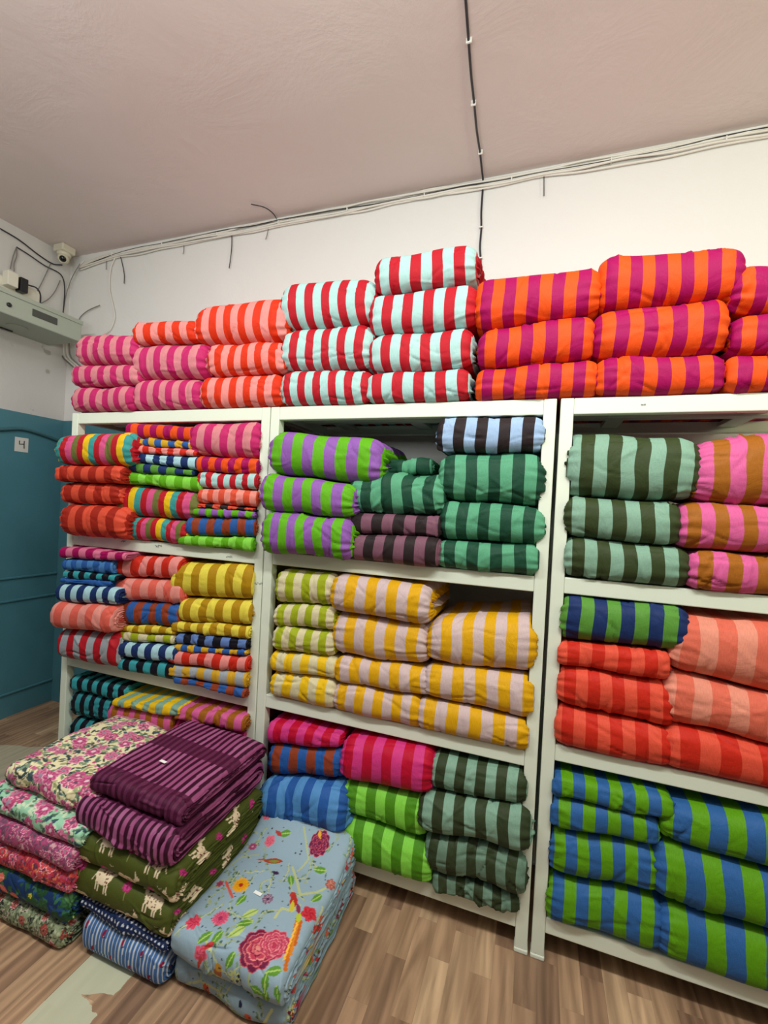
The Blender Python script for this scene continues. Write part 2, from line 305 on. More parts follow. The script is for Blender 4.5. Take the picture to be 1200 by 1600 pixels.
# ------------------------------------------------------------------ cloth geometry
def contour(nf, nt):
    c = []                                     # (side centre, y factor, z factor)
    for i in range(nf+1):
        p = -PI/2+PI*i/nf; s = math.sin(p)
        c.append((-1, -max(0, math.cos(p))**.74, math.copysign(abs(s)**.84, s)))
    for i in range(1, nt): c.append((-1+2*i/nt, 0, 1))
    nb = 8
    for i in range(nb+1):
        p = PI/2-PI*i/nb; c.append((1, max(0, math.cos(p)), math.sin(p)))
    for i in range(1, 6): c.append((1-2*i/6, 0, -1))
    return np.array(c)
def cloth(name, x0, x1, zb, zt, yf, hd, cols, n, phase=0, style='bag', seed=0, gather='R', parent=None, paint=None, res=.0062, wr=1.0, weights=None, sag=0, rise=0, free_top=False, ruffle=False, droop=0, fold_n=5, between=None):
    """A rolled or folded length of cloth lying along X: zb and zt are its bottom and top height at the two ends."""
    R = np.random.RandomState(seed); L = x1-x0; xc = (x0+x1)/2
    hmin = min(zt[0]-zb[0], zt[1]-zb[1])/2
    fine = paint is not None
    bag = style == 'bag'
    e = min(.25*L, (.62 if bag else .35)*hmin+(.008 if bag else .004)); dm = hmin*(.46 if bag else .30)
    ne = 9; nx = max(16, int((L-2*e)/res))
    ts = [math.sin(PI/2*i/ne) for i in range(ne)]      # dense near the tip
    xs = [-L/2+e*(1-math.cos(PI/2*i/ne)) for i in range(ne)]
    mid = list(np.linspace(-L/2+e, L/2-e, nx))
    xs = xs+mid+[-v for v in reversed(xs)]
    xs = np.array(xs); sdist = np.minimum(xs+L/2, L/2-xs)
    ins = np.where(sdist < e, dm*(1-np.sqrt(np.clip(1-(1-sdist/e)**2, 0, 1))), 0)
    nf = int(np.clip(PI*hmin/(res*.8), 14, 64)); nt = int(np.clip(2*hd/(res if (fine or free_top) else .03), 8, 260))
    C = contour(nf, nt); nc = len(C)
    t = (xs+L/2)/L
    B = zb[0]+(zb[1]-zb[0])*t; T = zt[0]+(zt[1]-zt[0])*t
    h = (T-B)/2-ins; zc = (T+B)/2+sag*(1-(2*t-1)**2)-.25*ins
    hdr = hd-ins; a = np.minimum(h*1.0, hdr*.8)
    yc = yf+hd
    Y = yc+C[None, :, 0]*(hdr-a)[:, None]+C[None, :, 1]*a[:, None]
    Z = zc[:, None]+C[None, :, 2]*h[:, None]
    X = np.repeat(xs[:, None], nc, 1)
    # arc coordinates
    du = np.sqrt(np.diff(xs)**2+np.diff(ins)**2); ux = np.concatenate([[0], np.cumsum(du)]); ux -= ux[len(ux)//2]-xs[len(xs)//2]
    mi = len(xs)//2
    dv = np.sqrt(np.diff(Y[mi])**2+np.diff(Z[mi])**2); v = np.concatenate([[0], np.cumsum(dv)])
    V = np.repeat(v[None, :], len(xs), 0)
    # cloth relief: soft lumps, creases, pleats that run into the gathered ends
    w = np.zeros_like(X)
    for k in range(6):
        kx, kv, ph = R.uniform(8, 34), R.uniform(-30, 30), R.uniform(0, 6.28)
        w += .0011*wr*np.sin(kx*X+kv*V+ph)
    vlen = v[nf]
    for k in range(int((15 if bag else 10)*wr)):
        cx = R.uniform(-L/2, L/2); cv = R.uniform(0, vlen*1.3); an = R.choice([R.uniform(-.5, .5), R.uniform(.9, 1.5)]) * R.choice([-1, 1])
        ln = R.uniform(.03, .09); wd = R.uniform(.0022, .0060)
        dx, dvv = X-cx, V-cv; p = dx*math.cos(an)+dvv*math.sin(an); q = -dx*math.sin(an)+dvv*math.cos(an)+.010*np.sin(p*30)
        w += R.choice([-1, -1, 1])*.0044*wr*np.exp(-(q/wd)**2)*np.exp(-(p/ln)**2)
    se = sdist[:, None]
    ph = R.uniform(0, 6.28); npl = R.randint(9, 14)
    vv = V/v[-1]*2*PI
    pl = np.sin(npl*2*vv+ph+1.5*np.sin(3*vv+ph))*.6+np.sin(npl*3.3*vv+2*ph)*.4
    if bag: w += (.0055*np.exp(-se/.032))*pl*min(1.4, hmin/.05)
    else: w += .0016*np.exp(-se/.02)*pl
    flat = (C[:, 1] == 0) & (np.abs(C[:, 2]) > .99)
    damp = np.where(flat, 1.0 if free_top else .25, 1.0)
    if free_top: damp = np.where(flat & (C[:, 2] < 0), .2, damp)
    w = w*damp[None, :]
    nrmY = C[:, 1][None, :]; nrmZ = C[:, 2][None, :]
    Y = Y+w*nrmY; Z = Z+w*nrmZ
    if droop:                                   # soft top surface falls away toward its rim
        yy = (Y-yf)/(2*hd); g = (2*t[:, None]-1)**4*.9+np.clip(2*yy-1, 0, 1)**3*.8
        Z = Z-droop*g*np.clip((Z-B[:, None])/(T-B)[:, None], 0, 1)
    if rise:                                    # the far end is bent up against what stands behind it
        yy = np.clip(((Y-yf)/(2*hd)-.62)/.38, 0, 1); Z = Z+rise*yy**2*(3-2*yy)
    # layers of a folded edge show on the front as fine parallel furrows
    if not bag and fold_n and hmin > .012:
        pass
    wu = wr if not fine else .25
    sw = L/n if fine else (ux[-1]-ux[0])*.97/n; u0 = L/2 if fine else -ux[0]     # stripe width, left datum
    U = (ux[:, None]+u0)/sw+phase+R.uniform(-.02, .02)+.05*wu*np.sin(V*28+R.uniform(0, 6))+.03*wu*np.sin(X*20+V*45)
    zbase = min(B.min(), (Z.min()))
    base = np.array([xc, yc, zbase])
    # ---- stitch grid
    nr = len(xs)
    PX = np.stack([X, Y-yc, Z-zbase], -1)
    def ring_faces(off, rows):
        i = np.arange(rows-1)[:, None]; j = np.arange(nc)[None, :]; j2 = (j+1) % nc
        return np.stack([off+i*nc+j+0*i, off+i*nc+j2, off+(i+1)*nc+j2, off+(i+1)*nc+j], -1).reshape(-1, 4)
    def cap(side, strong):
        r = 0 if side == 'L' else nr-1; sg = -1 if side == 'L' else 1
        ring = PX[r]; cen = np.array([xs[r], 0, zc[r]-zbase]); out = [ring]; uo = [U[r]]; ue = U[r].mean()
        rows = 9 if bag else (4*fold_n+2)
        lvl = np.linspace(0, 1, rows)[1:]
        hh = h[r]
        for c in lvl:
            s = 1-c*.985; q = cen+(ring-cen)*s
            # the cap of a folded piece stays wide in depth: shrink by inset, not by scale
            Yr = ring[:, 1]; ins2 = c*hh*.97
            q[:, 1] = np.sign(Yr)*np.maximum(np.abs(Yr)-ins2, 0) if not bag else np.sign(Yr)*np.maximum(np.abs(Yr)-ins2*1.15, 0)*(1-.35*c)
            if bag:
                q[:, 0] = xs[r]+sg*(.012*math.sin(PI*min(1, c*1.5))*.5-.022*c**1.5)+.0085*pl[r]*math.sin(PI*min(c*.8+.2, 1))*min(1.3, hmin/.045)
                if ruffle and c > .7: q[:, 0] += sg*.14*(c-.7); q[:, 2] = cen[2]+(q[:, 2]-cen[2])*1.0
            else:
                q[:, 0] = xs[r]+.0075*math.sin(c*fold_n*2*PI)*(.4+.6*math.sin(PI*c))*min(1, hmin/.03)+.003*np.sin(q[:, 1]*40+c*9+ph)+.002*pl[r]
            out.append(q); du_ = (hh*c)/sw
            uo.append(U[r]+sg*du_*1.25)
        return np.array(out), np.array(uo)
    verts = [PX.reshape(-1, 3)]; uvs = [np.stack([U, V], -1).reshape(-1, 2)]; faces = [ring_faces(0, nr)]; voff = nr*nc
    child = None; paints = None
    for side in ('L', 'R'):
        out, uo = cap(side, True); k = len(out)
        if side == gather:
            child = (side, out, uo, k); continue
        verts.append(out.reshape(-1, 3)); uvs.append(np.stack([uo, np.repeat(V[:1], k, 0)], -1).reshape(-1, 2))
        fc = ring_faces(voff, k)
        cf = np.array([voff+(k-1)*nc+j for j in range(nc)])
        if side == 'L': fc = fc[:, ::-1]
        faces.append(fc); voff += k*nc
    def make(nm, verts, uvs, faces, mat, par):
        v3 = np.concatenate(verts).astype(np.float32); uv = np.concatenate(uvs).astype(np.float32); f = np.concatenate(faces).astype(np.int32)
        if between:                             # behind the posts' front faces the cloth stays between the posts
            xw = v3[:, 0]+xc; inside = v3[:, 1]+yc > -.004
            v3[:, 0] = np.where(inside, np.clip(xw, between[0]+.043, between[1]-.043), xw)-xc
        me = bpy.data.meshes.new(nm); me.vertices.add(len(v3)); me.vertices.foreach_set('co', v3.ravel())
        me.loops.add(f.size); me.loops.foreach_set('vertex_index', f.ravel())
        me.polygons.add(len(f)); me.polygons.foreach_set('loop_start', np.arange(0, f.size, 4, dtype=np.int32))
        me.polygons.foreach_set('use_smooth', np.ones(len(f), dtype=bool))
        ul = me.uv_layers.new(name='UVMap'); ul.data.foreach_set('uv', uv[f.ravel()].ravel())
        me.update(calc_edges=True); me.materials.append(mat)
        if paint is not None:
            A = (uv[:, 0]-phase)*(L/n); Bv = uv[:, 1]
            rgb = paint(A, Bv, v3)
            at = me.attributes.new('print', 'FLOAT_COLOR', 'POINT'); at.data.foreach_set('color', np.concatenate([rgb, np.ones((len(rgb), 1))], 1).astype(np.float32).ravel())
        o = bpy.data.objects.new(nm, me); col.objects.link(o)
        if par: o.parent = par
        return o
    mat = M_print if paint is not None else stripe_mat(cols, weights)
    root = empty(name, tuple(base)); o = root
    make('rolled_body' if bag else 'folded_body', verts, uvs, faces, mat, root)
    if child:
        side, out, uo, k = child; fc = ring_faces(0, k)
        if side == 'L': fc = fc[:, ::-1]
        make('gathered_end' if bag else 'folded_edge', [out.reshape(-1, 3)], [np.stack([uo, np.repeat(V[:1], k, 0)], -1).reshape(-1, 2)], [fc], mat, o)
    return o
# ------------------------------------------------------------------ the striped goods
NAMES = {'blush': 'pale pink', 'salmonpink': 'pale pink', 'tangerine': 'orange', 'darkred': 'dark red', 'lightblue': 'pale blue', 'skyblue': 'light blue', 'lightlime': 'light lime',
         'aqua': 'turquoise', 'lemon': 'yellow', 'chartreuse': 'lime', 'dkgreen': 'dark green', 'jade': 'green', 'dkbrown': 'black', 'paleblue': 'pale blue', 'steel': 'grey blue', 'amber': 'mustard',
         'pale': 'greyish pink', 'sun': 'yellow', 'dkolive': 'dark olive', 'sage': 'sage', 'hotpink': 'pink', 'scarlet': 'red', 'salmon': 'coral', 'melon': 'coral', 'peachy': 'peach', 'azure': 'blue',
         'apple': 'green', 'crimson': 'red', 'fuchsia': 'pink', 'cobalt': 'blue', 'lblue': 'light blue', 'grass': 'dark lime', 'spinach': 'dark green', 'silver': 'grey green', 'gold': 'olive gold',
         'coralred': 'coral', 'peachpink': 'peach', 'dkaqua': 'turquoise'}
RB = ['yellow', 'teal', 'red', 'pink', 'olive', 'red']
B_, F_ = 'bag', 'fold'
# each stack, top to bottom: (colours, stripes, first stripe, xl, tl, bl, xr, tr, br, style, options); edges as seen in the photograph, placed on the rack's front
STACKS = [
 ('first stack from left atop racks', RH, [
  (('rose','blush'), 11, 0, 118,527,573, 216,524,570, B_, {}), (('rose','blush'), 11, 1, 113,574,607, 219,574,605, B_, {}), (('rose','blush'), 11, 0, 113,608,641, 213,606,639, B_, {})]),
 ('second stack from left atop racks', RH, [
  (('orange','salmonpink'), 9, 0, 210,507,541, 308,504,537, B_, {}), (('rose','blush'), 11, 0, 206,545,595, 323,538,593, B_, {}), (('rose','blush'), 11, 0, 209,596,638, 315,594,637, B_, {})]),
 ('third stack from left atop racks', RH, [
  (('salmonpink','orange'), 13, 0, 303,482,540, 447,464,536, B_, {'ruffle': True}), (('orange','salmonpink'), 12, 0, 324,542,590, 445,536,586, B_, {}), (('orange','salmonpink'), 12, 1, 312,593,636, 440,585,635, B_, {})]),
 ('fourth stack from left atop racks', RH, [
  (('red','mint'), 12, 0, 436,444,515, 584,434,510, B_, {}), (('red','mint'), 12, 0, 437,517,582, 581,509,578, B_, {}), (('mint','red'), 12, 0, 438,583,630, 579,578,628, B_, {})]),
 ('fifth stack from left atop racks', RH, [
  (('red','mint'), 10, 0, 584,408,462, 744,384,443, B_, {}), (('red','mint'), 11, 0, 575,467,526, 745,444,513, B_, {}), (('red','mint'), 11, 0, 575,529,585, 738,512,577, B_, {}), (('mint','red'), 10, 0, 573,586,628, 734,578,625, B_, {})]),
 ('sixth stack from left atop racks', RH, [
  (('tangerine','magenta'), 11, 0, 742,438,516, 941,419,490, B_, {}), (('magenta','tangerine'), 10, 0, 746,522,579, 930,491,562, B_, {}), (('tangerine','magenta'), 11, 0, 743,580,625, 934,564,620, B_, {})]),
 ('seventh stack from left atop racks', RH, [
  (('tangerine','magenta'), 12, 0, 936,402,486, 1166,388,466, B_, {}), (('tangerine','magenta'), 10, 1, 926,492,562, 1141,466,553, B_, {}), (('tangerine','magenta'), 10, 0, 930,563,618, 1134,554,615, B_, {})]),
 ('rightmost stack atop racks', RH, [
  (('magenta','tangerine'), 10, 0, 1143,424,492, 1350,402,482, B_, {}), (('magenta','tangerine'), 9, 0, 1144,494,556, 1345,484,556, B_, {}), (('tangerine','magenta'), 9, 0, 1135,559,613, 1338,557,608, B_, {})]),
 ('left stack, left rack upper shelf', 1.242, [
  (RB, 14, 0, 88,683,726, 205,678,729, B_, {'yf': -.09}), (('darkred','coral'), 9, 1, 89,728,753, 193,730,756, B_, {'yf': -.08}), (('coral','darkred'), 8, 0, 97,753,786, 190,757,789, B_, {'yf': -.06}), (('coral','darkred'), 9, 0, 93,786,832, 197,792,838, B_, {'yf': -.08})]),
 ('middle stack, left rack upper shelf', 1.242, [
  (('magenta','tangerine'), 10, 0, 201,664,686, 304,672,692, F_, {}), (('blue','mustard'), 9, 0, 210,687,697, 301,692,705, F_, {}), (('salmonpink','scarlet'), 11, 0, 202,697,708, 309,705,715, F_, {}),
  (('navy','lightblue'), 10, 0, 202,710,721, 312,716,736, F_, {}), (('green','navy'), 9, 0, 195,722,737, 306,736,746, F_, {}), (('lightlime','lime'), 10, 0, 199,739,754, 316,744,771, F_, {}),
  (RB, 14, 3, 182,756,801, 313,768,813, B_, {}), (RB, 14, 4, 192,807,838, 296,813,846, B_, {})]),
 ('right stack, left rack upper shelf', 1.242, [
  (('blush','rose'), 10, 0, 294,666,714, 408,653,717, B_, {}), (('tangerine','magenta'), 9, 0, 310,712,737, 405,720,743, F_, {}), (('red','mint'), 10, 0, 310,740,762, 404,740,764, F_, {}),
  (('coral','peach'), 10, 0, 312,764,788, 404,767,794, F_, {}), (('coral','dkbrown'), 7, 0, 313,784,793, 402,793,799, F_, {}), (('lime','purple'), 9, 0, 306,794,803, 402,799,808, F_, {}), (('blue','brick'), 9, 0, 294,807,834, 401,809,839, F_, {}), (('lime','lightlime'), 10, 0, 282,836,854, 399,840,861, F_, {})]),
 ('left stack, left rack middle shelf', .652, [
  (('magenta','pinkish'), 9, 0, 98,849,870, 200,848,871, F_, {'yf': -.07}), (('blue','skyblue'), 9, 0, 102,871,888, 180,874,895, F_, {'yf': -.06}), (('aqua','black'), 9, 0, 103,888,900, 187,896,905, F_, {'yf': -.06}),
  (('cobalt','blue'), 8, 0, 100,900,907, 178,905,915, F_, {'yf': -.06}), (('navy','lightblue'), 10, 0, 91,908,936, 187,915,943, F_, {'yf': -.08}), (('peachpink','coralred'), 8, 0, 82,937,977, 177,943,984, F_, {'yf': -.1}),
  (('red','grey'), 9, 0, 92,978,1018, 185,986,1033, F_, {'yf': -.07, 'wr': 1.5})]),
 ('middle stack, left rack middle shelf', .652, [
  (('salmonpink','scarlet'), 9, 0, 177,863,897, 283,862,904, F_, {'wr': 1.4}), (('peachpink','coralred'), 9, 0, 178,899,932, 289,905,939, F_, {'wr': 1.3}), (('brick','blue'), 10, 0, 176,936,971, 283,943,976, F_, {'wr': 1.5}),
  (('gold','lemon'), 10, 0, 176,970,980, 277,976,986, F_, {}), (('chartreuse','cream'), 9, 0, 166,981,993, 274,989,1004, F_, {}), (('lightblue','navy'), 11, 0, 163,996,1019, 277,1004,1028, F_, {'yf': -.05}), (('aqua','black'), 8, 0, 188,1024,1045, 277,1031,1056, F_, {'yf': -.04})]),
 ('right stack, left rack middle shelf', .652, [
  (('lemon','gold'), 10, 0, 269,873,927, 397,875,936, F_, {}), (('lemon','gold'), 9, 0, 282,935,967, 394,935,974, F_, {}), (('gold','lemon'), 11, 0, 273,966,981, 391,974,996, F_, {}),
  (('steel','black'), 9, 0, 279,985,1001, 390,992,1010, F_, {}), (('mustard','blue'), 10, 0, 277,1002,1011, 389,1010,1019, F_, {}), (('scarlet','salmonpink'), 10, 0, 267,1012,1031, 389,1020,1045, F_, {'yf': -.04}),
  (('mustard','grey'), 10, 0, 268,1032,1049, 387,1046,1070, F_, {'yf': -.04}), (('blue','brick'), 9, 0, 277,1051,1067, 386,1070,1085, F_, {'yf': -.04})]),
 ('left stack, left rack bottom shelf', .13, [
  (('black','aqua'), 11, 0, 113,1040,1070, 199,1056,1090, B_, {'yf': .0}), (('dkaqua','black'), 10, 0, 111,1073,1109, 181,1089,1124, B_, {'yf': .0}), (('dkaqua','black'), 10, 0, 111,1118,1148, 185,1126,1156, B_, {'yf': .0}),
  (('aqua','black'), 10, 0, 111,1150,1185, 185,1158,1195, B_, {'yf': .0, 'hide': 1})]),
 ('middle stack, left rack bottom shelf', .13, [
  (('yellow','sage'), 10, 0, 181,1074,1092, 284,1086,1111, F_, {'yf': -.06, 'wr': 1.3}), (('hotpink','brown'), 11, 0, 172,1094,1126, 271,1110,1136, F_, {'yf': -.05}), (('hotpink','brown'), 11, 0, 175,1126,1185, 271,1136,1200, B_, {'hide': 1})]),
 ('right stack, left rack bottom shelf', .13, [
  (('brown','hotpink'), 10, 0, 277,1085,1114, 385,1102,1133, F_, {'yf': -.05, 'wr': 1.4}), (('fuchsia','magenta'), 10, 0, 274,1116,1150, 384,1134,1170, F_, {'yf': -.03}), (('fuchsia','magenta'), 10, 0, 276,1150,1200, 384,1170,1220, B_, {'hide': 1})]),
 ('left stack, middle rack upper shelf', 1.247, [
  (('purple','lime'), 11, 0, 418,676,738, 596,690,757, B_, {'yf': -.05, 'ruffle': True}), (('purple','lime'), 10, 0, 406,740,794, 552,758,808, B_, {'yf': -.08}), (('purple','lime'), 11, 0, 405,801,860, 548,812,868, B_, {'yf': -.09, 'wr': 1.6})]),
 ('middle stack, middle rack upper shelf', 1.247, [
  (('dkgreen','jade'), 5, 0, 572,716,744, 676,722,742, F_, {'yf': .06, 'wr': 1.6}), (('dkgreen','jade'), 10, 0, 543,742,799, 696,742,805, B_, {'wr': 1.7}), (('mauve','dkbrown'), 9, 0, 538,802,830, 689,806,837, F_, {}), (('mauve','dkbrown'), 10, 0, 528,835,878, 685,840,886, F_, {'yf': -.05})]),
 ('right stack, middle rack upper shelf', 1.247, [
  (('dkbrown','paleblue'), 10, 0, 682,654,706, 853,643,708, B_, {}), (('jade','dkgreen'), 10, 0, 684,710,778, 855,709,794, B_, {}), (('dkgreen','jade'), 10, 0, 688,779,842, 854,795,851, B_, {}), (('jade','dkgreen'), 9, 0, 683,842,882, 843,852,896, B_, {})]),
 ('left stack, middle rack middle shelf', .668, [
  (('chartreuse','cream'), 8, 0, 430,884,940, 524,890,944, B_, {}), (('cream','chartreuse'), 9, 0, 429,938,973, 524,945,981, B_, {}), (('cream','chartreuse'), 9, 0, 427,974,1012, 524,983,1023, B_, {}),
  (('sun','cream'), 8, 0, 425,1013,1042, 526,1023,1055, F_, {}), (('sun','cream'), 8, 0, 422,1044,1090, 525,1056,1099, B_, {'wr': 1.4})]),
 ('middle stack, middle rack middle shelf', .668, [
  (('amber','pale'), 10, 0, 516,890,947, 672,912,976, B_, {'yf': -.05, 'ruffle': True}), (('amber','pale'), 10, 0, 518,954,1018, 669,977,1039, B_, {}), (('amber','pale'), 10, 0, 524,1021,1058, 676,1041,1086, B_, {}), (('pale','amber'), 10, 0, 520,1060,1104, 658,1084,1132, B_, {})]),
 ('right stack, middle rack middle shelf', .668, [
  (('amber','pale'), 11, 0, 666,960,1030, 843,954,1052, B_, {}), (('pale','amber'), 10, 0, 662,1032,1080, 836,1054,1121, B_, {}), (('pale','amber'), 10, 0, 652,1083,1130, 828,1122,1168, B_, {})]),
 ('left stack, middle rack bottom shelf', .13, [
  (('fuchsia','crimson'), 9, 0, 420,1108,1154, 534,1129,1161, B_, {}), (('cobalt','brick'), 9, 0, 419,1156,1206, 538,1163,1216, B_, {}), (('cobalt','lblue'), 11, 0, 402,1209,1266, 542,1216,1290, B_, {'yf': -.08, 'wr': 1.8}), (('cobalt','lblue'), 10, 0, 410,1268,1328, 534,1291,1338, B_, {'yf': -.02})]),
 ('middle stack, middle rack bottom shelf', .13, [
  (('fuchsia','crimson'), 10, 0, 531,1134,1208, 676,1155,1239, B_, {'yf': -.05}), (('lightlime','grass'), 9, 0, 535,1212,1260, 667,1241,1309, B_, {'yf': -.04}), (('grass','lightlime'), 10, 0, 532,1261,1318, 676,1312,1378, B_, {'yf': -.05})]),
 ('right stack, middle rack bottom shelf', .13, [
  (('sage','spinach'), 10, 0, 673,1162,1222, 826,1187,1254, B_, {}), (('spinach','sage'), 11, 0, 652,1235,1288, 831,1257,1324, B_, {'yf': -.06, 'wr': 1.4}), (('silver','spinach'), 11, 0, 663,1292,1344, 824,1325,1392, B_, {'yf': -.05, 'wr': 1.7}), (('silver','spinach'), 10, 0, 677,1346,1374, 813,1392,1425, B_, {'wr': 1.7})]),
 ('left stack, right rack upper shelf', 1.252, [
  (('dkolive','sage'), 11, 0, 877,676,776, 1102,688,783, B_, {'wr': 1.4}), (('dkolive','sage'), 9, 0, 880,776,837, 1066,784,854, B_, {}), (('sage','dkolive'), 10, 0, 881,838,900, 1080,856,914, B_, {})]),
 ('right stack, right rack upper shelf', 1.252, [
  (('brown','hotpink'), 9, 0, 1078,694,782, 1290,672,800, B_, {'wr': 1.4}), (('hotpink','brown'), 10, 0, 1060,786,860, 1270,790,867, B_, {}), (('hotpink','brown'), 9, 0, 1074,860,917, 1280,867,945, B_, {'wr': 1.3})]),
 ('left stack, right rack middle shelf', .709, [
  (('green','navy'), 10, 0, 874,918,997, 1080,934,1015, B_, {}), (('salmon','scarlet'), 9, 0, 871,997,1033, 1047,1017,1060, B_, {}), (('salmon','scarlet'), 10, 0, 870,1034,1091, 1054,1062,1138, B_, {}), (('salmon','scarlet'), 10, 0, 866,1093,1161, 1053,1139,1201, B_, {})]),
 ('right stack, right rack middle shelf', .709, [
  (('peachy','melon'), 9, 0, 1047,955,1040, 1300,972,1108, B_, {}), (('peachy','melon'), 9, 0, 1036,1044,1120, 1290,1104,1180, B_, {}), (('salmon','scarlet'), 8, 0, 1038,1124,1196, 1290,1180,1262, B_, {})]),
 ('left stack, right rack bottom shelf', .144, [
  (('azure','apple'), 10, 0, 863,1189,1233, 1054,1225,1271, B_, {}), (('azure','apple'), 9, 0, 860,1234,1282, 1031,1272,1312, B_, {}), (('azure','apple'), 10, 0, 856,1284,1353, 1032,1314,1394, B_, {}), (('apple','azure'), 10, 0, 852,1357,1424, 1040,1396,1480, B_, {})]),
 ('right stack, right rack bottom shelf', .144, [
  (('apple','azure'), 9, 0, 1032,1231,1297, 1290,1275,1382, B_, {}), (('azure','apple'), 9, 0, 1021,1303,1396, 1290,1385,1473, B_, {'yf': -.04}), (('azure','apple'), 9, 0, 1027,1401,1488, 1290,1475,1585, B_, {'yf': -.04})]),
]
ORD = ['topmost', 'second from top', 'third from top', 'fourth from top', 'fifth from top', 'sixth from top', 'seventh from top']
seed = 100
for where, zs, items in STACKS:
    geo = []
    for k, (cols, n, ph, xl, tl, bl, xr, tr, br, st, op) in enumerate(items):
        yf = op.get('yf', -.03); ysm = yf+.05
        a = on_y(xl, (tl+bl)/2, yf+.02); b = on_y(xr, (tr+br)/2, yf+.02)
        yt = ysm
        if k == 0 and zs < 1.3: yt = ysm+.05
        z0t = on_y(xl, tl, yt)[2]; z1t = on_y(xr, tr, yt)[2]
        z0b = on_y(xl, bl, ysm)[2]; z1b = on_y(xr, br, ysm)[2]
        geo.append([a[0], b[0], [z0b, z1b], [z0t, z1t], yf])
    lim = {1.242: 1.775, 1.247: 1.775, 1.252: 1.775, .652: 1.188, .668: 1.193, .709: 1.198, .13: .614, .144: .655}.get(zs, 9)
    for k in range(len(geo)):
        if k == len(geo)-1:
            geo[k][2] = [zs, zs]
        else:
            for e in (0, 1):
                mz = (geo[k][2][e]+geo[k+1][3][e])/2; geo[k][2][e] = mz; geo[k+1][3][e] = mz
        for e in (0, 1): geo[k][3][e] = min(geo[k][3][e], lim)
    for k in range(len(geo)-1, -1, -1):           # keep every piece a sane thickness
        for e in (0, 1):
            if geo[k][3][e]-geo[k][2][e] < .014: geo[k][3][e] = geo[k][2][e]+.014
            if k > 0: geo[k-1][2][e] = geo[k][3][e]
    for k, (cols, n, ph, xl, tl, bl, xr, tr, br, st, op) in enumerate(items):
        x0, x1, zb, zt, yf = geo[k]; seed += 1
        hd = .21 if zs != RH else .285
        nm = 'fabric_bundle' if st == B_ else 'folded_fabric'
        o = cloth(nm, x0, x1, [z+.001 for z in zb], [z-.001 for z in zt], yf, hd-(yf+.03)*0-.0, cols, n, ph, st, seed, 'R' if (x0+x1)/2 < .02 else 'L',
                  wr=op.get('wr', 1), free_top=(k == 0), between=None if zs == RH else next((RK[q][:2] for q in RK if zs in RK[q][2] and (zs != .13 or ('left rack' in where) == (q == 1))), None), ruffle=op.get('ruffle', False), weights=None)
        if cols is RB: cn = 'multicoloured'
        else: cn = NAMES.get(cols[0], cols[0]).replace(' ', '-')+' and '+NAMES.get(cols[1], cols[1]).replace(' ', '-')
        pos = 'lowest' if k == len(items)-1 else ORD[k]
        noun = 'bundle' if st == B_ else 'folded cloth'
        tag(o, f'{cn} striped {noun}, {pos} in {where}', 'fabric bundle' if st == B_ else 'folded fabric',
            'striped fabric on the tops of the racks' if zs == RH else 'striped fabric on the rack shelves')
# ------------------------------------------------------------------ printed goods on the floor
class Print:
    """Paints a printed pattern: plain flat motifs in the cloth's own (along, around) metres."""
    def __init__(s, a, b, base): s.a, s.b = a, b; s.c = np.tile(np.array(lin(base)), (len(a), 1))
    def _loc(s, x, y, r): return np.where((np.abs(s.a-x) < r) & (np.abs(s.b-y) < r))[0]
    def ell(s, x, y, rx, ry, rot, c):
        i = s._loc(x, y, max(rx, ry)); 
        if not len(i): return
        dx, dy = s.a[i]-x, s.b[i]-y; u = dx*math.cos(rot)+dy*math.sin(rot); v = -dx*math.sin(rot)+dy*math.cos(rot)
        k = i[(u/rx)**2+(v/ry)**2 < 1]; s.c[k] = lin(c)
    def leaf(s, x, y, ln, wd, rot, c, vein=None):
        i = s._loc(x, y, ln)
        if not len(i): return
        dx, dy = s.a[i]-x, s.b[i]-y; u = (dx*math.cos(rot)+dy*math.sin(rot))/ln; v = (-dx*math.sin(rot)+dy*math.cos(rot))/wd
        ok = (np.abs(u) < 1) & (np.abs(v) < (1-u*u)*(1+.25*u)); s.c[i[ok]] = lin(c)
        if vein: k = ok & (np.abs(v) < .16); s.c[i[k]] = lin(vein)
    def flower(s, x, y, r, n, c, c2=None, mid=None, rot=0, edge=None):
        i = s._loc(x, y, r*1.1)
        if not len(i): return
        dx, dy = s.a[i]-x, s.b[i]-y; rr = np.hypot(dx, dy)/r; th = np.arctan2(dy, dx)+rot
        R = .74+.26*np.abs(np.cos(n*th/2))
        s.c[i[rr < R]] = lin(edge or c); s.c[i[rr < R-.1]] = lin(c)
        if c2:
            k = (rr < R*.72) & (np.cos(n*th+7*rr) > .25); s.c[i[k]] = lin(c2)
        if mid: s.c[i[rr < .25]] = lin(mid)
    def peony(s, x, y, r, cs):
        i = s._loc(x, y, r*1.1)
        if not len(i): return
        dx, dy = s.a[i]-x, s.b[i]-y; rr = np.hypot(dx, dy)/r; th = np.arctan2(dy, dx)
        for k, q in enumerate((1, .8, .6, .42, .24)):
            R = q*(.86+.14*np.abs(np.cos((4.5-.5*k)*th+k*1.3)))
            s.c[i[rr < R]] = lin(cs[(2*k) % len(cs)]); s.c[i[rr < R-.05]] = lin(cs[(2*k+1) % len(cs)])
    def line(s, pts, wd, c):
        pts = [np.array(p) for p in pts]
        for p, q in zip(pts[:-1], pts[1:]):
            m = (p+q)/2; i = s._loc(m[0], m[1], np.hypot(*(q-p))/2+wd*1.5)
            if not len(i): continue
            d = q-p; L2 = max(1e-9, d@d); t = np.clip(((s.a[i]-p[0])*d[0]+(s.b[i]-p[1])*d[1])/L2, 0, 1)
            k = np.hypot(s.a[i]-p[0]-t*d[0], s.b[i]-p[1]-t*d[1]) < wd; s.c[i[k]] = lin(c)
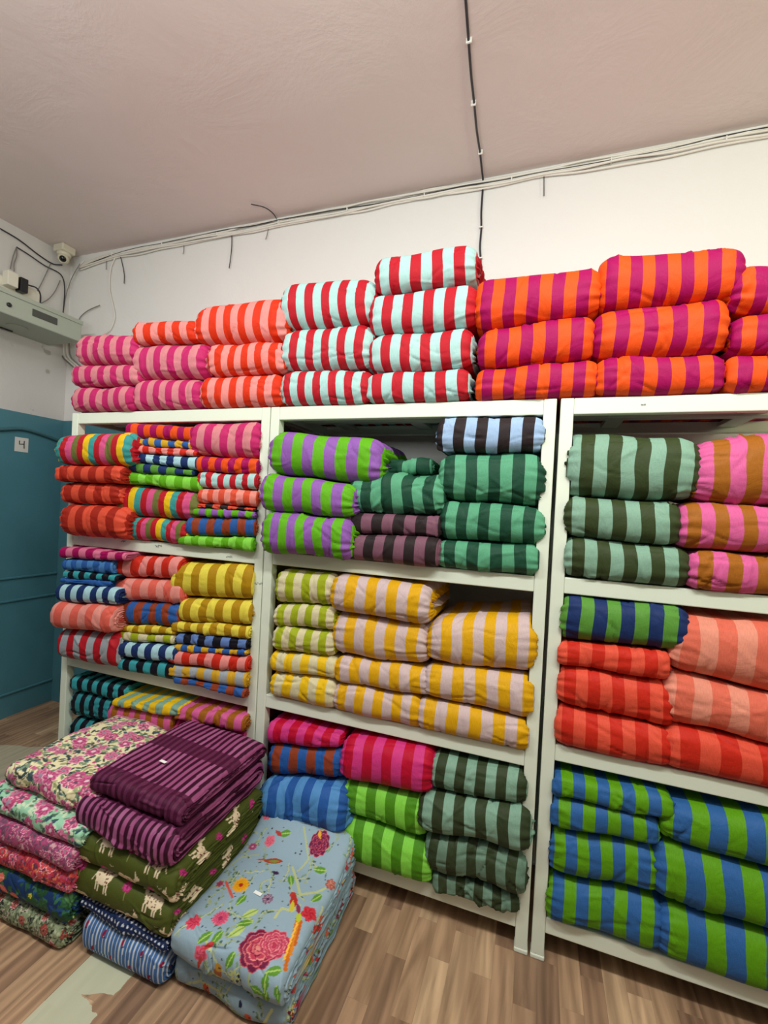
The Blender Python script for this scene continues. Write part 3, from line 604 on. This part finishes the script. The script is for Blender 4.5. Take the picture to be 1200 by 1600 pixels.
def floral(base, flowers, leaves, seed, dens=.045, r=.02, extra=None, vine=None, aw=.5, bw=.8):
    def fn(A, B, P3):
        pr = Print(A, B, base); R = random.Random(seed)
        pts = [(i*dens+R.uniform(-.35, .35)*dens, j*dens+R.uniform(-.35, .35)*dens) for i in range(-2, int(aw/dens)+3) for j in range(-2, int(bw/dens)+3)]
        if vine:
            for (x, y) in pts:
                an = R.uniform(0, 6.28); q = [(x, y)]
                for k in range(4): an += R.uniform(-.8, .8); q.append((q[-1][0]+.014*math.cos(an), q[-1][1]+.014*math.sin(an)))
                pr.line(q, .0013, vine)
        for (x, y) in pts:
            for k in range(11):
                an = R.uniform(0, 6.28); d = R.uniform(.6, 1.6)*r
                pr.leaf(x+d*math.cos(an), y+d*math.sin(an), R.uniform(.35, .6)*r, R.uniform(.13, .24)*r, an+R.uniform(-1, 1), R.choice(leaves))
        for k, (x, y) in enumerate(pts):
            if R.random() < .68:
                c, c2, mid = R.choice(flowers); pr.flower(x, y, r*R.uniform(.75, 1.1), R.choice([5, 6, 7]), c, c2, mid, R.uniform(0, 6), edge=R.choice([None, 'f2c0cc']) if base != '1c3660' else None)
            else:
                for q in range(3): pr.ell(x+R.uniform(-.6, .6)*r, y+R.uniform(-.6, .6)*r, r*.22, r*.18, R.uniform(0, 3), R.choice(flowers)[0])
        if extra: extra(pr, R)
        return pr.c
    return fn
pinkset = [('bc4a78', 'e4a0b4', '6e5068'), ('c8608c', 'a43c68', 'ead0d8'), ('d07c9c', 'b44470', '9a8a9a')]
GAP = .001
def pad(label, x0, x1, y0, y1, z0, z1, paint, seed, cols=('plum', 'orchid'), n=10, **kw):
    zb = z0 if isinstance(z0, (list, tuple)) else [z0, z0]; zt = z1 if isinstance(z1, (list, tuple)) else [z1, z1]
    o = cloth('folded_quilt', x0, x1, [zb[0]+GAP, zb[1]+GAP], [zt[0]-GAP, zt[1]-GAP], y0, (y1-y0)/2, cols, n, kw.pop('phase', 0), 'fold', seed, paint=paint, res=.0028 if paint else .006, free_top=kw.pop('free_top', True), **kw)
    return tag(o, label, 'folded quilt', 'folded quilts in floor stacks')
# --- stack at the left (florals)
pad('sage quilt with dark leafy floral print, lowest of the left floor stack', -1.81, -1.345, -.56, -.05, 0, [.085, .085],
    floral('8f9a7a', [('a04a44', 'c07a6a', '5a3a34'), ('7a8464', '4e5640', 'a8b090')], ['3c4434', '56604a', 'b4bc9a', '2c2a28'], 11, .036, .017, vine='3e463a'), 11, fold_n=4)
def navyx(pr, R):
    for k in range(16):
        x, y = R.uniform(0, .48), R.uniform(0, .6); pr.leaf(x, y, .034, .011, R.uniform(0, 3), R.choice(['3f7040', '52804e', '2f5c38']), '2a4f34')
    for k in range(14): pr.flower(R.uniform(0, .48), R.uniform(0, .5), .009, 5, 'd8d456', None, 'b88a20')
    for k in range(9): pr.leaf(R.uniform(0, .48), R.uniform(0, .5), .02, .011, R.uniform(0, 3), 'dc6a5c', 'f09a84')
pad('navy blue and green quilt with yellow flowers in left floor stack', -1.80, -1.33, -.56, -.05, .085, [.18, .18],
    floral('1c3660', [('234a2c', '2e5a34', '1c3660'), ('2e5a34', '3a6a44', '2a4f34')], ['2f5c38', '3c7050', '28508c'], 12, .06, .026, extra=navyx), 12, fold_n=4)
pad('bright red floral quilt above the navy quilt in left floor stack', -1.80, -1.32, -.56, -.05, .18, [.255, .255],
    floral('c23848', [('d8484c', 'a02848', '8a7a7c'), ('c84a70', 'e88a90', '6a4a5c'), ('e0524a', 'b83a58', '94707c')], ['7c3048', 'a4506a', 'e0805c', '5a3c4c'], 13, .036, .019, vine='7a2c44'), 13, fold_n=4)
pad('dusky magenta floral quilt between mint and red ones in left stack', -1.78, -1.315, -.56, -.05, .255, [.335, .325],
    floral('b05078', [('c04078', 'd8809c', '8a8088'), ('a84470', 'e0a0b4', '6c5064')], ['7c4464', '94607c', 'd0a0a8', '6a5060'], 14, .034, .018, vine='7c3c60'), 14, fold_n=4)
pad('mint green quilt with pink flowers, second from top in left stack', -1.765, -1.30, -.545, -.05, [.335, .325], [.405, .385],
    floral('9ccfae', pinkset, ['52705c', '6a8a6c', '38505a', 'cfe0c0'], 15, .056, .029, vine='5a7a64'), 15, fold_n=4)
pad('cream quilt with pink roses, topmost of the left floor stack', -1.735, -1.285, -.50, -.03, [.405, .385], [.49, .465],
    floral('e8dfb4', pinkset, ['5c7464', '7c9478', '465c64', 'a4a878', '3c4c4c'], 16, .053, .029, vine='7c8464'), 16, droop=.02, fold_n=3, wr=1.6)
# --- stack in the middle
def bluestripe(A, B, P3):
    pr = Print(A, B, '41689c'); t = (A/.0135) % 1; pr.c[t < .30] = lin('c4ccd6'); R = random.Random(3)
    for i in range(8):
        for j in range(8):
            x, y = i*.075+.02+(j % 2)*.036, j*.055+.02; pr.leaf(x, y, .011, .0045, 1.2, '8c1c3c'); pr.leaf(x+.003, y-.008, .006, .002, .4, '5a2038')
    return pr.c
pad('blue quilt with thin white stripes, lowest of the middle floor stack', -1.29, -.97, -.535, -.06, 0, [.125, .11], bluestripe, 21, fold_n=5, wr=.5)
def dots(A, B, P3):
    pr = Print(A, B, '16264c'); u = (A/.015); v = (B/.015); sh = (np.floor(v) % 2)*.5
    d = np.hypot(((u+sh) % 1)-.5, (v % 1)-.5); pr.c[d < .23] = lin('c8ccd4'); return pr.c
pad('navy quilt with white polka dots under the olive quilts', -1.31, -.965, -.525, -.06, [.125, .11], [.165, .145], dots, 22, fold_n=2)
def goats(A, B, P3):
    pr = Print(A, B, '4c5420'); R = random.Random(8); cr = 'e6d2b0'
    for i in range(-1, 3):
        for j in range(0, 6):
            x = .055+i*.19+(j % 2)*.095; y = .045+j*.088; s = 1.05
            f = 1 if (i+j) % 2 else -1
            pr.ell(x, y, .029*s, .018*s, .15*f, cr); pr.ell(x-.02*f, y+.004, .016, .016, 0, cr)
            pr.leaf(x+.034*f, y+.016, .014, .006, .9*f, cr); pr.ell(x+.042*f, y+.024, .010, .006, -.4*f, cr); pr.leaf(x+.036*f, y+.036, .009, .002, 1.8, cr)
            for dx in (-.024, -.013, .013, .022): pr.line([(x+dx, y-.01), (x+dx+.004*f, y-.036)], .0028, cr)
            pr.line([(x-.03*f, y+.006), (x-.042*f, y-.018)], .0016, cr)
            for q in range(14):
                dx, dy = R.uniform(-.024, .022), R.uniform(-.013, .014); pr.ell(x+dx, y+dy, .0026, .0022, 0, '6a3428')
            fx, fy = x+.09, y+R.uniform(-.01, .01)
            pr.flower(fx, fy, .015, 9, 'b02c70', 'd0508c', '7c2458'); pr.line([(fx, fy-.012), (fx+.002, fy-.034)], .0012, '8a8a50')
            pr.line([(fx+.03, fy+.03), (fx+.037, fy+.027), (fx+.044, fy+.03)], .001, 'c8c49a')
    return pr.c
pad('olive green quilt with spotted goat print, above the polka dots', -1.365, -.955, -.53, -.06, [.165, .145], [.275, .25], goats, 23, fold_n=5)
pad('olive green goat print quilt lying directly under the purple quilts', -1.365, -.945, -.525, -.06, [.275, .25], [.365, .35], goats, 24, fold_n=5)
def purple(offset, plain_band):
    def fn(A, B, P3):
        pr = Print(A, B, '380a26'); t = (A/.0262) % 1; k = t < .5; pr.c[k] = lin('944c76')
        kk = k & (((A/.0262) % 6) < 2); pr.c[kk] = lin('a05a84')
        for b0, b1 in plain_band:
            m = (B > b0) & (B < b1); pr.c[m & k] = lin('5e2646'); pr.c[m & ~k] = lin('440f2e')
        return pr.c
    return fn
pq = pad('thick purple striped quilt beneath the tagged purple quilt', -1.36, -.965, -.525, -.04, [.365, .35], [.468, .448], purple(0, [(.155, .25)]), 25, fold_n=5, wr=1.5)
pq2 = pad('purple striped quilt with white tag, topmost of the middle floor stack', -1.345, -.97, -.485, -.03, [.468, .448], [.535, .518], purple(0, [(-.01, .135), (.30, .37)]), 26, droop=.012, fold_n=4, wr=1.3)
M_tag = plain('white_paper', 'f2f2ee', .6)
def paper_tag(parent, px, py, z, ang, w=.028, d=.011):
    p = on_z(px, py, z); c, s = math.cos(ang), math.sin(ang)
    v = []
    for dz in (0, .0012):
        for a, b in ((-w/2, -d/2), (w/2, -d/2), (w/2, d/2), (-w/2, d/2)): v.append((p[0]+a*c-b*s, p[1]+a*s+b*c, z+dz))
    L = parent.location; v = [(x-L[0], y-L[1], q-L[2]) for x, y, q in v]
    o = mesh_obj('paper_tag', v, [(3, 2, 1, 0), (4, 5, 6, 7), (0, 1, 5, 4), (1, 2, 6, 5), (2, 3, 7, 6), (3, 0, 4, 7)], M_tag, parent, False); o['label'] = 'small white paper tag'; return o
paper_tag(pq2, 255, 1190, .527, -.1)
# --- stack at the right (pale blue, birds and peonies)
CX0, CY0, CZ = -.965, -.525, .20
def Cq(px, py, z=CZ, hh=.052):
    """photo position on the top quilt -> its printed coordinates"""
    p = on_z(px, py, z); return p[0]-CX0, (PI/2*hh*1.0)+(p[1]-(CY0+hh))+.045
def chintz_bg(pr, R, aw, bw, b0=0):
    for k in range(54):
        x, y = R.uniform(0, aw), R.uniform(b0, bw); an = R.uniform(0, 6.28); q = [(x, y)]
        for j in range(5):
            an += R.uniform(-.7, .7); q.append((q[-1][0]+.015*math.cos(an), q[-1][1]+.015*math.sin(an)))
            pr.leaf(q[-1][0]+R.uniform(-.006, .006), q[-1][1]+R.uniform(-.006, .006), .008, .0032, R.uniform(0, 3), R.choice(['7c9a72', '5c7a64', 'a0ac7c', '4a6450']))
        pr.line(q, .0014, R.choice(['b4bc88', '9aa880', 'c0c494']))
    for k in range(110):
        pr.ell(R.uniform(0, aw), R.uniform(b0, bw), .0028, .0022, 0, R.choice(['343c5c', '4a3040', '6c7868']))
def chintz_top(A, B, P3):
    pr = Print(A, B, '93abb9'); R = random.Random(5); chintz_bg(pr, R, .42, .66)
    def fl(px, py, r, n, c, c2=None, m=None): x, y = Cq(px, py); pr.flower(x, y, r*1.22, n, c, c2, m)
    def lf(px, py, ln, wd, rot, c, v=None): x, y = Cq(px, py); pr.leaf(x, y, ln*1.25, wd*1.25, rot, c, v)
    def br(pts, w, c): pr.line([Cq(*p) for p in pts], w, c)
    br([(330, 1500), (342, 1470), (330, 1440)], .003, 'c0c894'); br([(388, 1500), (402, 1478), (412, 1470), (420, 1462)], .0035, 'a8b880'); br([(478, 1300), (486, 1330), (470, 1345)], .003, 'b4bc88'); br([(510, 1390), (498, 1420), (500, 1450)], .003, 'c0c494'); br([(462, 1340), (470, 1362), (474, 1380), (500, 1372), (512, 1366)], .004, 'b8c088'); br([(436, 1412), (446, 1400), (462, 1404), (474, 1396)], .004, 'b8c088')
    br([(362, 1340), (385, 1325), (410, 1322)], .003, 'aab48c'); br([(365, 1500), (385, 1475), (395, 1450)], .002, '8a9c70'); br([(340, 1407), (346, 1400)], .001, '6c8458')
    for q in ((390, 1423), (378, 1436), (398, 1408)): lf(*q, .022, .009, 1.0, 'b8cc74', '7c9c48')
    for q, an in (((390, 1423), .6), ((330, 1440), .9), ((435, 1486), .5), ((398, 1508), -.3), ((348, 1442), 1.3), ((407, 1522), 1.4), ((449, 1302), .3), ((503, 1343), .2), ((499, 1381), 1.2), ((460, 1360), 2.2), ((384, 1389), 1.4), ((418, 1500), 1.6), ((366, 1470), 1.2), ((434, 1515), 1.8)):
        lf(*q, .019, .0085, an, '5c9030', 'a8c868')
    x, y = Cq(424, 1453); pr.peony(x-.014, y-.014, .056, ['c04058', '6c1c40', 'd86a70', '8a2448', 'e89088']); pr.peony(x+.018, y+.014, .044, ['e07880', 'b83858', 'e8949a', 'c44a64'])
    x, y = Cq(502, 1318); pr.peony(x, y, .038, ['c04058', '641840', 'd05a68', '7c2048']); pr.leaf(x-.01, y+.022, .014, .006, 2.2, 'e8a830')
    fl(384, 1367, .023, 14, 'e8a418', 'd08c10', 'b02820'); fl(354, 1414, .021, 16, 'd85878', 'b83860', 'a03058'); fl(313, 1420, .018, 7, 'd84860', 'b02c48', None)
    fl(318, 1458, .018, 5, 'dc5c74', 'b83c54', None); lf(334, 1450, .016, .005, .7, 'c03838'); lf(307, 1470, .016, .004, 1.3, 'b84038')
    fl(423, 1279, .016, 7, 'e06878', 'c04058', None); fl(446, 1270, .022, 7, 'b83434', 'e0a030', None); fl(427, 1306, .016, 5, 'e06c80', 'c84c60', None); lf(440, 1300, .014, .005, -.3, 'b04038'); fl(401, 1310, .013, 8, 'b05078', '8a3860', 'd8a0a8')
    x, y = Cq(432, 1331); pr.leaf(x, y, .036, .012, .35, 'a04428'); pr.leaf(x+.004, y, .02, .006, .35, '7c8c3c'); pr.leaf(x-.04, y-.012, .018, .004, .5, 'c05030')
    x, y = Cq(437, 1349); pr.ell(x, y, .011, .0065, 0, '3c2448'); x, y = Cq(425, 1386); pr.flower(x, y, .018, 9, '7c5870', 'b89ab0', '4a3450')
    x, y = Cq(352, 1362); pr.flower(x, y, .013, 6, 'a84858', '7c3048', None); pr.line([Cq(361, 1360), Cq(371, 1384)], .004, 'd05848')
    # long-tailed parrot
    h = Cq(463, 1381); b1 = Cq(466, 1398); b2 = Cq(471, 1413); t1 = Cq(453, 1482)
    pr.line([b2, t1], .0055, 'cc6c18'); pr.line([Cq(474, 1416), Cq(461, 1462)], .0045, 'd88424'); pr.line([Cq(476, 1418), Cq(467, 1450)], .004, 'c4601c'); pr.line([Cq(470, 1420), Cq(451, 1470)], .003, 'f4bc48')
    pr.ell(h[0], h[1], .010, .010, 0, 'b8382c'); pr.ell(h[0]+.009, h[1]+.001, .004, .003, 0, '4a2c28'); pr.leaf((h[0]+b1[0])/2, (h[1]+b1[1])/2, .026, .012, -1.1, 'b03028')
    pr.leaf(b1[0]-.008, b1[1]-.002, .02, .007, -1.2, 'c8bc30'); pr.leaf(b2[0], b2[1]+.004, .02, .008, -1.1, 'b4c038'); pr.leaf(b1[0]+.012, b1[1], .018, .007, -.9, '8a3050')
    fl(488, 1405, .021, 5, 'cc3440', 'a82030', None); fl(506, 1420, .017, 6, 'b04038', '8a3030', None); fl(520, 1360, .015, 7, 'a8584c', 'c88a74', None)
    # bird on the front fold
    x, y = Cq(338, 1480); pr.leaf(x-.002, y-.014, .026, .012, 1.5, 'a05c38'); pr.ell(x, y+.005, .012, .012, 0, 'c09038'); pr.ell(x+.004, y+.005, .003, .003, 0, '30241c'); pr.line([(x-.06, y-.05), (x-.02, y-.02), (x+.02, y-.03)], .0035, 'b0b488')
    x, y = Cq(365, 1490)
    for k in range(8): pr.leaf(x+.012*math.cos(k*.8), y+.012*math.sin(k*.8), .010, .0035, k*.8, 'c0cc88')
    for dx, dy in ((.012, .006), (.018, -.004), (.008, -.010)): pr.ell(x+dx, y+dy, .004, .005, 0, '1c2848')
    # side edge of the folded layers carries odd scraps of the print
    e = np.where(A > .385)[0]
    for k in range(130): pr.flower(R.uniform(.385, .48), R.uniform(0, 1.3), R.uniform(.006, .012), 6, R.choice(['b83c44', 'c86048', 'a83450', '6a8c48', 'c8b068']), None, None)
    return pr.c
def chintz_low(sd):
    def fn(A, B, P3):
        pr = Print(A, B, '8ba3b0'); R = random.Random(sd); chintz_bg(pr, R, .42, .5)
        pr.line([(.02, .0), (.05, .05), (.10, .085), (.16, .08)], .004, 'b0b48a'); pr.line([(.30, .02), (.32, .06), (.34, .10)], .004, 'c4c890')
        for x, y in ((.27, .05), (.12, .06)):
            pr.leaf(x, y-.012, .024, .010, 1.5, 'a04c30'); pr.ell(x, y+.010, .011, .011, 0, 'c05030'); pr.ell(x+.004, y+.011, .003, .003, 0, '20181c'); pr.line([(x-.004, y-.03), (x-.01, y-.06)], .004, 'c87028')
        for x, y, c in ((.02, .03, 'c87c80'), (.36, .035, 'b83048'), (.08, .012, 'd8a040'), (.2, .035, 'a8707c')): pr.flower(x, y, .018, 7, c, None, '8a3040')
        for x, y in ((.16, .03), (.17, .06), (.22, .05), (.33, .015)): pr.leaf(x, y, .018, .005, R.uniform(0, 3), '6c8c54', 'a0b478')
        pr.ell(.245, .085, .006, .009, 0, '1c2440')
        for k in range(130): pr.flower(R.uniform(.375, .48), R.uniform(0, 1.3), R.uniform(.006, .013), 6, R.choice(['b83c44', 'c86048', 'a83450', '6a8c48', 'c8b068', '7a2c3c']), None, None)
        return pr.c
    return fn
pad('pale blue bird and peony quilt, lowest of the right floor stack', -.955, -.575, -.50, -.01, 0, [.098, .098], chintz_low(31), 31, fold_n=5, wr=1.3, rise=.04)
ct = pad('pale blue bird and peony quilt with tag atop right floor stack', CX0+.012, -.572, CY0, .0, .098, [.205, .20], chintz_top, 33, rise=.075, droop=.01, fold_n=5, wr=1.4)
paper_tag(ct, 403, 1396, .2035, -.1)
# ------------------------------------------------------------------ wall fittings
M_grey = plain('grey_green_metal', 'a3aa9c', .45, noise=.05, nscale=5)
M_blk = plain('black_plastic', '17171a', .4); M_ivory = plain('ivory_plastic', 'ded9c8', .4); M_slot = plain('dark_tinted_panel', '42443f', .35)
M_camw = plain('ivory_camera_plastic', 'cfc9b4', .35); M_lens = plain('black_glass', '08080a', .1)
bx = empty('equipment_box', (XL+.15, .02, 2.41)); tag(bx, 'grey green metal equipment box fixed high on the left wall', 'equipment box')
def boxpart(name, mb, mat, smooth=False): o = mb.build(name, mat, bx, smooth); o.location = -bx.location; return o
XB = XL+.30
boxpart('housing', MB().box(XL, XB, -.75, .50, 2.405, 2.535, .006), M_grey)
boxpart('lid_rim', MB().box(XL, XB+.006, -.755, .505, 2.515, 2.541, .003), M_grey)
boxpart('display_slot', MB().box(XB, XB+.004, .205, .345, 2.452, 2.492, .001), M_slot)
l_ = MB().lathe([(0, 0), (.012, 0), (.012, .006), (.008, .009), (0, .009)], (XB, .085, 2.46), (1, 0, 0), 16); boxpart('lock', l_, M_blk, True)
boxpart('vent_cover', MB().lathe([(.001, 0), (.05, 0), (.052, -.004), (.001, -.004)], (XL+.15, .22, 2.405), (0, 0, 1), 24), M_grey)
boxpart('vent_slot', MB().box(XL+.03, XL+.045, .19, .26, 2.399, 2.406), M_blk)
# socket board and plugs on the left wall
pA = on_x(0, 440, XL); pB = on_x(52, 462, XL)
sb = empty('socket_board', (XL, pA[1], pA[2])); tag(sb, 'ivory socket board on the left wall above the metal box', 'socket board')
o = MB().box(XL+.001, XL+.03, pA[1]-.12, pB[1]+.02, pA[2]-.06, pA[2]+.03, .004).build('backplate', M_ivory, sb); o.location = -sb.location
for q, (yy) in enumerate((pA[1]-.06, pA[1]+.0)):
    o = MB().box(XL+.03, XL+.033, yy-.018, yy+.018, pA[2]-.03, pA[2]+.02, .001).build('socket', M_ivory, sb); o.location = -sb.location
p1 = on_x(17, 435, XL+.06); p2 = on_x(33, 442, XL+.06)
tag(MB().box(XL+.031, XL+.085, p1[1]-.03, p1[1]+.028, p1[2]-.05, p1[2]+.035, .004).build('power_adapter', M_ivory), 'white power adapter plugged into the ivory socket board', 'power adapter')
tag(MB().box(XL+.031, XL+.08, p2[1]-.014, p2[1]+.03, p2[2]-.055, p2[2]+.03, .004).build('power_adapter', M_blk), 'black power adapter plugged in beside the white one', 'power adapter')
# dome camera in the corner
cx_, cy_ = XL+.09, YW-.11
sc = empty('security_camera', (cx_, cy_, HC-.0)); tag(sc, 'white dome security camera in the ceiling corner', 'camera')
d = Vector((.62, -.62, -.55)).normalized()
def sp(name, mb, mat, sm=True): o = mb.build(name, mat, sc, sm); o.location = -sc.location; return o
sp('junction_box', MB().box(cx_-.046, cx_+.046, cy_-.042, cy_+.046, HC-.045, HC+.002, .008), M_camw, False)
sp('collar', MB().lathe([(0, 0), (.040, 0), (.040, -.016), (.035, -.024), (0, -.024)], (cx_, cy_, HC-.042), (0, 0, 1)), M_camw)
cc = Vector((cx_+.009, cy_-.009, HC-.084))
sp('eyeball', MB().lathe([(0.001, -.033)]+[(.033*math.cos(a), .033*math.sin(a)) for a in np.linspace(-1.45, .75, 14)]+[(.024, .027), (.021, .027), (.020, .019), (.001, .019)], cc, d), M_camw)
sp('lens', MB().lathe([(.001, .027), (.010, .025), (.019, .020), (.019, .016)], cc, d), M_lens)
# paper with a hand-written 4
pc = on_x(34, 695, XL+.007)
pg = MB().box(XL+.006, XL+.0075, pc[1]-.040, pc[1]+.038, pc[2]-.045, pc[2]+.045).build('paper', plain('off_white_paper', 'd5d3cb', .8)); pp_ = pg; pg = empty('paper_sign', tuple(pc)); pp_.parent = pg; pp_.location = -pg.location; tag(pg, 'small off-white paper with a handwritten 4 on the teal wall', 'sign')
n4 = MB(); X4 = XL+.0078
for pts in ([(-.014, .024), (-.015, .002), (.012, .006)], [(.013, .026), (.013, .006), (.014, -.022)]):
    n4.tube([(X4, pc[1]+a, pc[2]+b) for a, b in pts], .0026, 6)
n4.build('numeral', M_blk, pg).location = -pg.location
# ------------------------------------------------------------------ cables
M_cw = plain('grey_white_cable', 'e0dcd2', .5); M_ck = plain('dark_cable', '26242a', .5); M_cg = plain('grey_cable', '7c7674', .5)
M_clip = plain('white_clip', 'e4e2da', .4)
def cable(pts, r, mat, label, group=None, name='cable', n=8):
    o = MB().tube(spline(pts, n), r, 6).build(name, mat, smooth=True); tag(o, label, 'cable', group); return o
R = random.Random(21)
for k in range(7):
    pts = []; dk = k == 2
    for i in range(30):
        x = XL+.10+(1.9-XL)*i/29
        pts.append((x, YW-.010-.004*(k % 3), HC-.018-.0062*k-.005*math.sin(x*2.1+k)+R.uniform(-.007, .006)+(-.05*math.exp(-(x-XL-.1)*4))))
    cable(pts, (.0052 if not dk else .0024), M_ck if dk else M_cw, ['topmost', 'second', 'third', 'fourth', 'fifth', 'sixth', 'lowest'][k]+(' cable, dark,' if dk else ' cable, grey-white,')+' in the bundle along the back wall ceiling edge',
          'cables bundled along the back wall ceiling edge')
for i in range(11):                               # little clips hold the bundle
    x = XL+.4+i*.42; o = MB().box(x-.0025, x+.0025, YW-.024, YW-.001, HC-.05, HC-.03, .001).build('cable_clip', M_clip)
    tag(o, 'tiny white clip on the ceiling-edge cable bundle, '+['first', 'second', 'third', 'fourth', 'fifth', 'sixth', 'seventh', 'eighth', 'ninth', 'tenth', 'eleventh'][i]+' from the left', 'clip', 'clips along the cable bundle')
# dark cable running over the ceiling and down the back wall
pts = []
for px, py in ((726, -30), (731, 40), (736, 110), (741, 157), (745, 200), (750, 234), (753, 262)):
    p = on_z(px, py, HC-.004); pts.append((p[0], p[1], HC-.012))
cc_ = on_y(755, 280, YW-.012); pts.append((cc_[0], YW-.014, HC-.02))
for px, py in ((754, 300), (752, 330), (752, 357), (750, 385), (751, 405), (752, 440), (751, 500)):
    p = on_y(px, py, YW-.008); pts.append((p[0], YW-.008, p[2]))
cable(pts, .0045, M_ck, 'dark cable running across the ceiling and down the back wall')
for wh, px, py in (('nearest', 733, 58), ('middle', 740, 157), ('farthest', 751, 234)):
    p = on_z(px, py, HC); o = MB().box(p[0]-.010, p[0]+.010, p[1]-.003, p[1]+.003, HC-.02, HC-.0, .001).build('cable_clip', M_clip); tag(o, wh+' white clip holding the dark cable to the ceiling', 'clip', 'clips along the ceiling cable')
for wh, px, py in (('upper', 752, 357), ('lower', 751, 405)):
    p = on_y(px, py, YW); o = MB().box(p[0]-.010, p[0]+.010, YW-.015, YW-.0, p[2]-.003, p[2]+.003, .001).build('cable_clip', M_clip); tag(o, wh+' white clip holding the dark cable to the back wall', 'clip', 'clips on the back wall cable')
def wire(pix, r, mat, label, Y=None, X=None, name='cable'):
    pts = [on_y(px, py, Y) if Y is not None else on_x(px, py, X) for px, py in pix]; return cable(pts, r, mat, label, None, name)
yb = YW-.012
wire([(167, 402), (166, 412), (166, 421)], .0022, M_cg, 'short grey wire end hanging left of the longer ones', yb, name='loose_wire')
wire([(187, 397), (191, 412), (194, 428), (194, 443)], .0026, M_ck, 'dark curved wire end hanging near the left corner', yb, name='loose_wire')
wire([(287, 374), (287, 390), (286, 397)], .0022, M_cg, 'short grey wire end under the cable bundle, above the pink bundles', yb, name='loose_wire')
wire([(362, 362), (362, 385), (360, 405), (358, 419)], .0026, M_ck, 'longest straight dark wire end hanging from the cable bundle', yb, name='loose_wire')
wire([(420, 354), (417, 368), (415, 374)], .0022, M_cg, 'short slanting wire end below the curling wire', yb, name='loose_wire')
cable([on_z(px, py, HC-.012) for px, py in ((434, 346), (427, 334), (413, 324), (392, 319))], .0026, M_ck, 'dark wire end curling up over the ceiling edge', None, 'loose_wire')
wire([(850, 276), (850, 290), (850, 306)], .0022, M_ck, 'thin dark wire end hanging above the orange and magenta bundles', yb, name='loose_wire')
wire([(181, 400), (173, 420), (171, 450), (176, 475), (179, 495), (172, 515), (155, 527)], .0035, M_cw, 'loose pale cable looping down the back wall', yb)
wire([(122, 505), (126, 495), (138, 485), (156, 477)], .003, M_cg, 'grey cable arching up from the right end of the metal box', yb)
wire([(131, 407), (118, 425), (105, 450), (99, 475), (96, 500)], .003, M_cw, 'pale cable dropping from corner bundle to metal box', YW-.02)
wire([(125, 412), (112, 435), (103, 462), (97, 498)], .003, M_cg, 'grey cable dropping beside the pale one to metal box', YW-.035)
xw = XL+.012
wire([(0, 357), (30, 375), (60, 398), (82, 412), (97, 414)], .004, M_ck, 'dark cable running high along the left wall to the camera', X=xw)
wire([(26, 386), (45, 398), (70, 415), (90, 425), (98, 434), (101, 450), (100, 475), (97, 500)], .0035, M_ck, 'lower dark cable slanting across the left wall', X=xw)
wire([(26, 386), (20, 402), (16, 420)], .003, M_cg, 'left strand of the looped wire above the socket board', X=xw, name='loose_wire')
wire([(26, 386), (26, 400), (22, 412), (22, 424)], .003, M_cg, 'right strand of the looped wire above the socket board', X=xw, name='loose_wire')
wire([(80, 410), (66, 440), (54, 462), (48, 466)], .0028, M_cg, 'straight grey wire slanting down the left wall', X=xw, name='loose_wire')
wire([(94, 438), (86, 455), (76, 467), (64, 474)], .0028, M_cg, 'curved grey wire on the left wall near the corner', X=xw, name='loose_wire')
pk = on_x(46, 446, XL+.06)
cable([on_x(38, 443, XL+.06), on_x(46, 446, XL+.07), on_x(57, 450, XL+.08), on_x(63, 460, XL+.1), on_x(63, 474, XL+.14)], .0045, M_ck, 'black cord from the black adapter to the metal box')
for k, (dx, c) in enumerate(((0, M_cg), (4, M_cw), (9, M_cw), (13, M_cg))):
    wire([(95+dx, 536), (97+dx, 556), (108+dx, 568), (120+dx, 577), (140+dx, 584)], .0045, c, ['leftmost grey cable', 'second pale cable', 'third pale cable', 'rightmost grey cable'][k]+' drooping beneath the metal box to the racks', YW-.03-.008*k)
# pencil marks on the racks
def scribble(px, py, s, seed, parent=None):
    R = random.Random(seed); mb = MB(); x = px
    for k in range(4):
        q = [on_y(x+R.uniform(-1, 1)*s, py+R.uniform(-1, 1)*s, -.0006) for _ in range(4)]; mb.tube(q, .0007, 4); x += s*1.3
    o = mb.build('pencil_mark', M_blk); return o
racks = [o for o in col.objects if o.name.startswith('shelving_rack')]
for px, py, s, sd, rk in ((190, 846, 1.6, 1, 0), (244, 853, 2.2, 2, 0), (355, 870, 1.6, 3, 0), (400, 912, 2.2, 4, 0), (381, 635, 1.2, 5, 0), (1003, 632, 1.4, 6, 2)):
    o = scribble(px, py, s, sd); o.parent = racks[rk]; o.location = -racks[rk].location
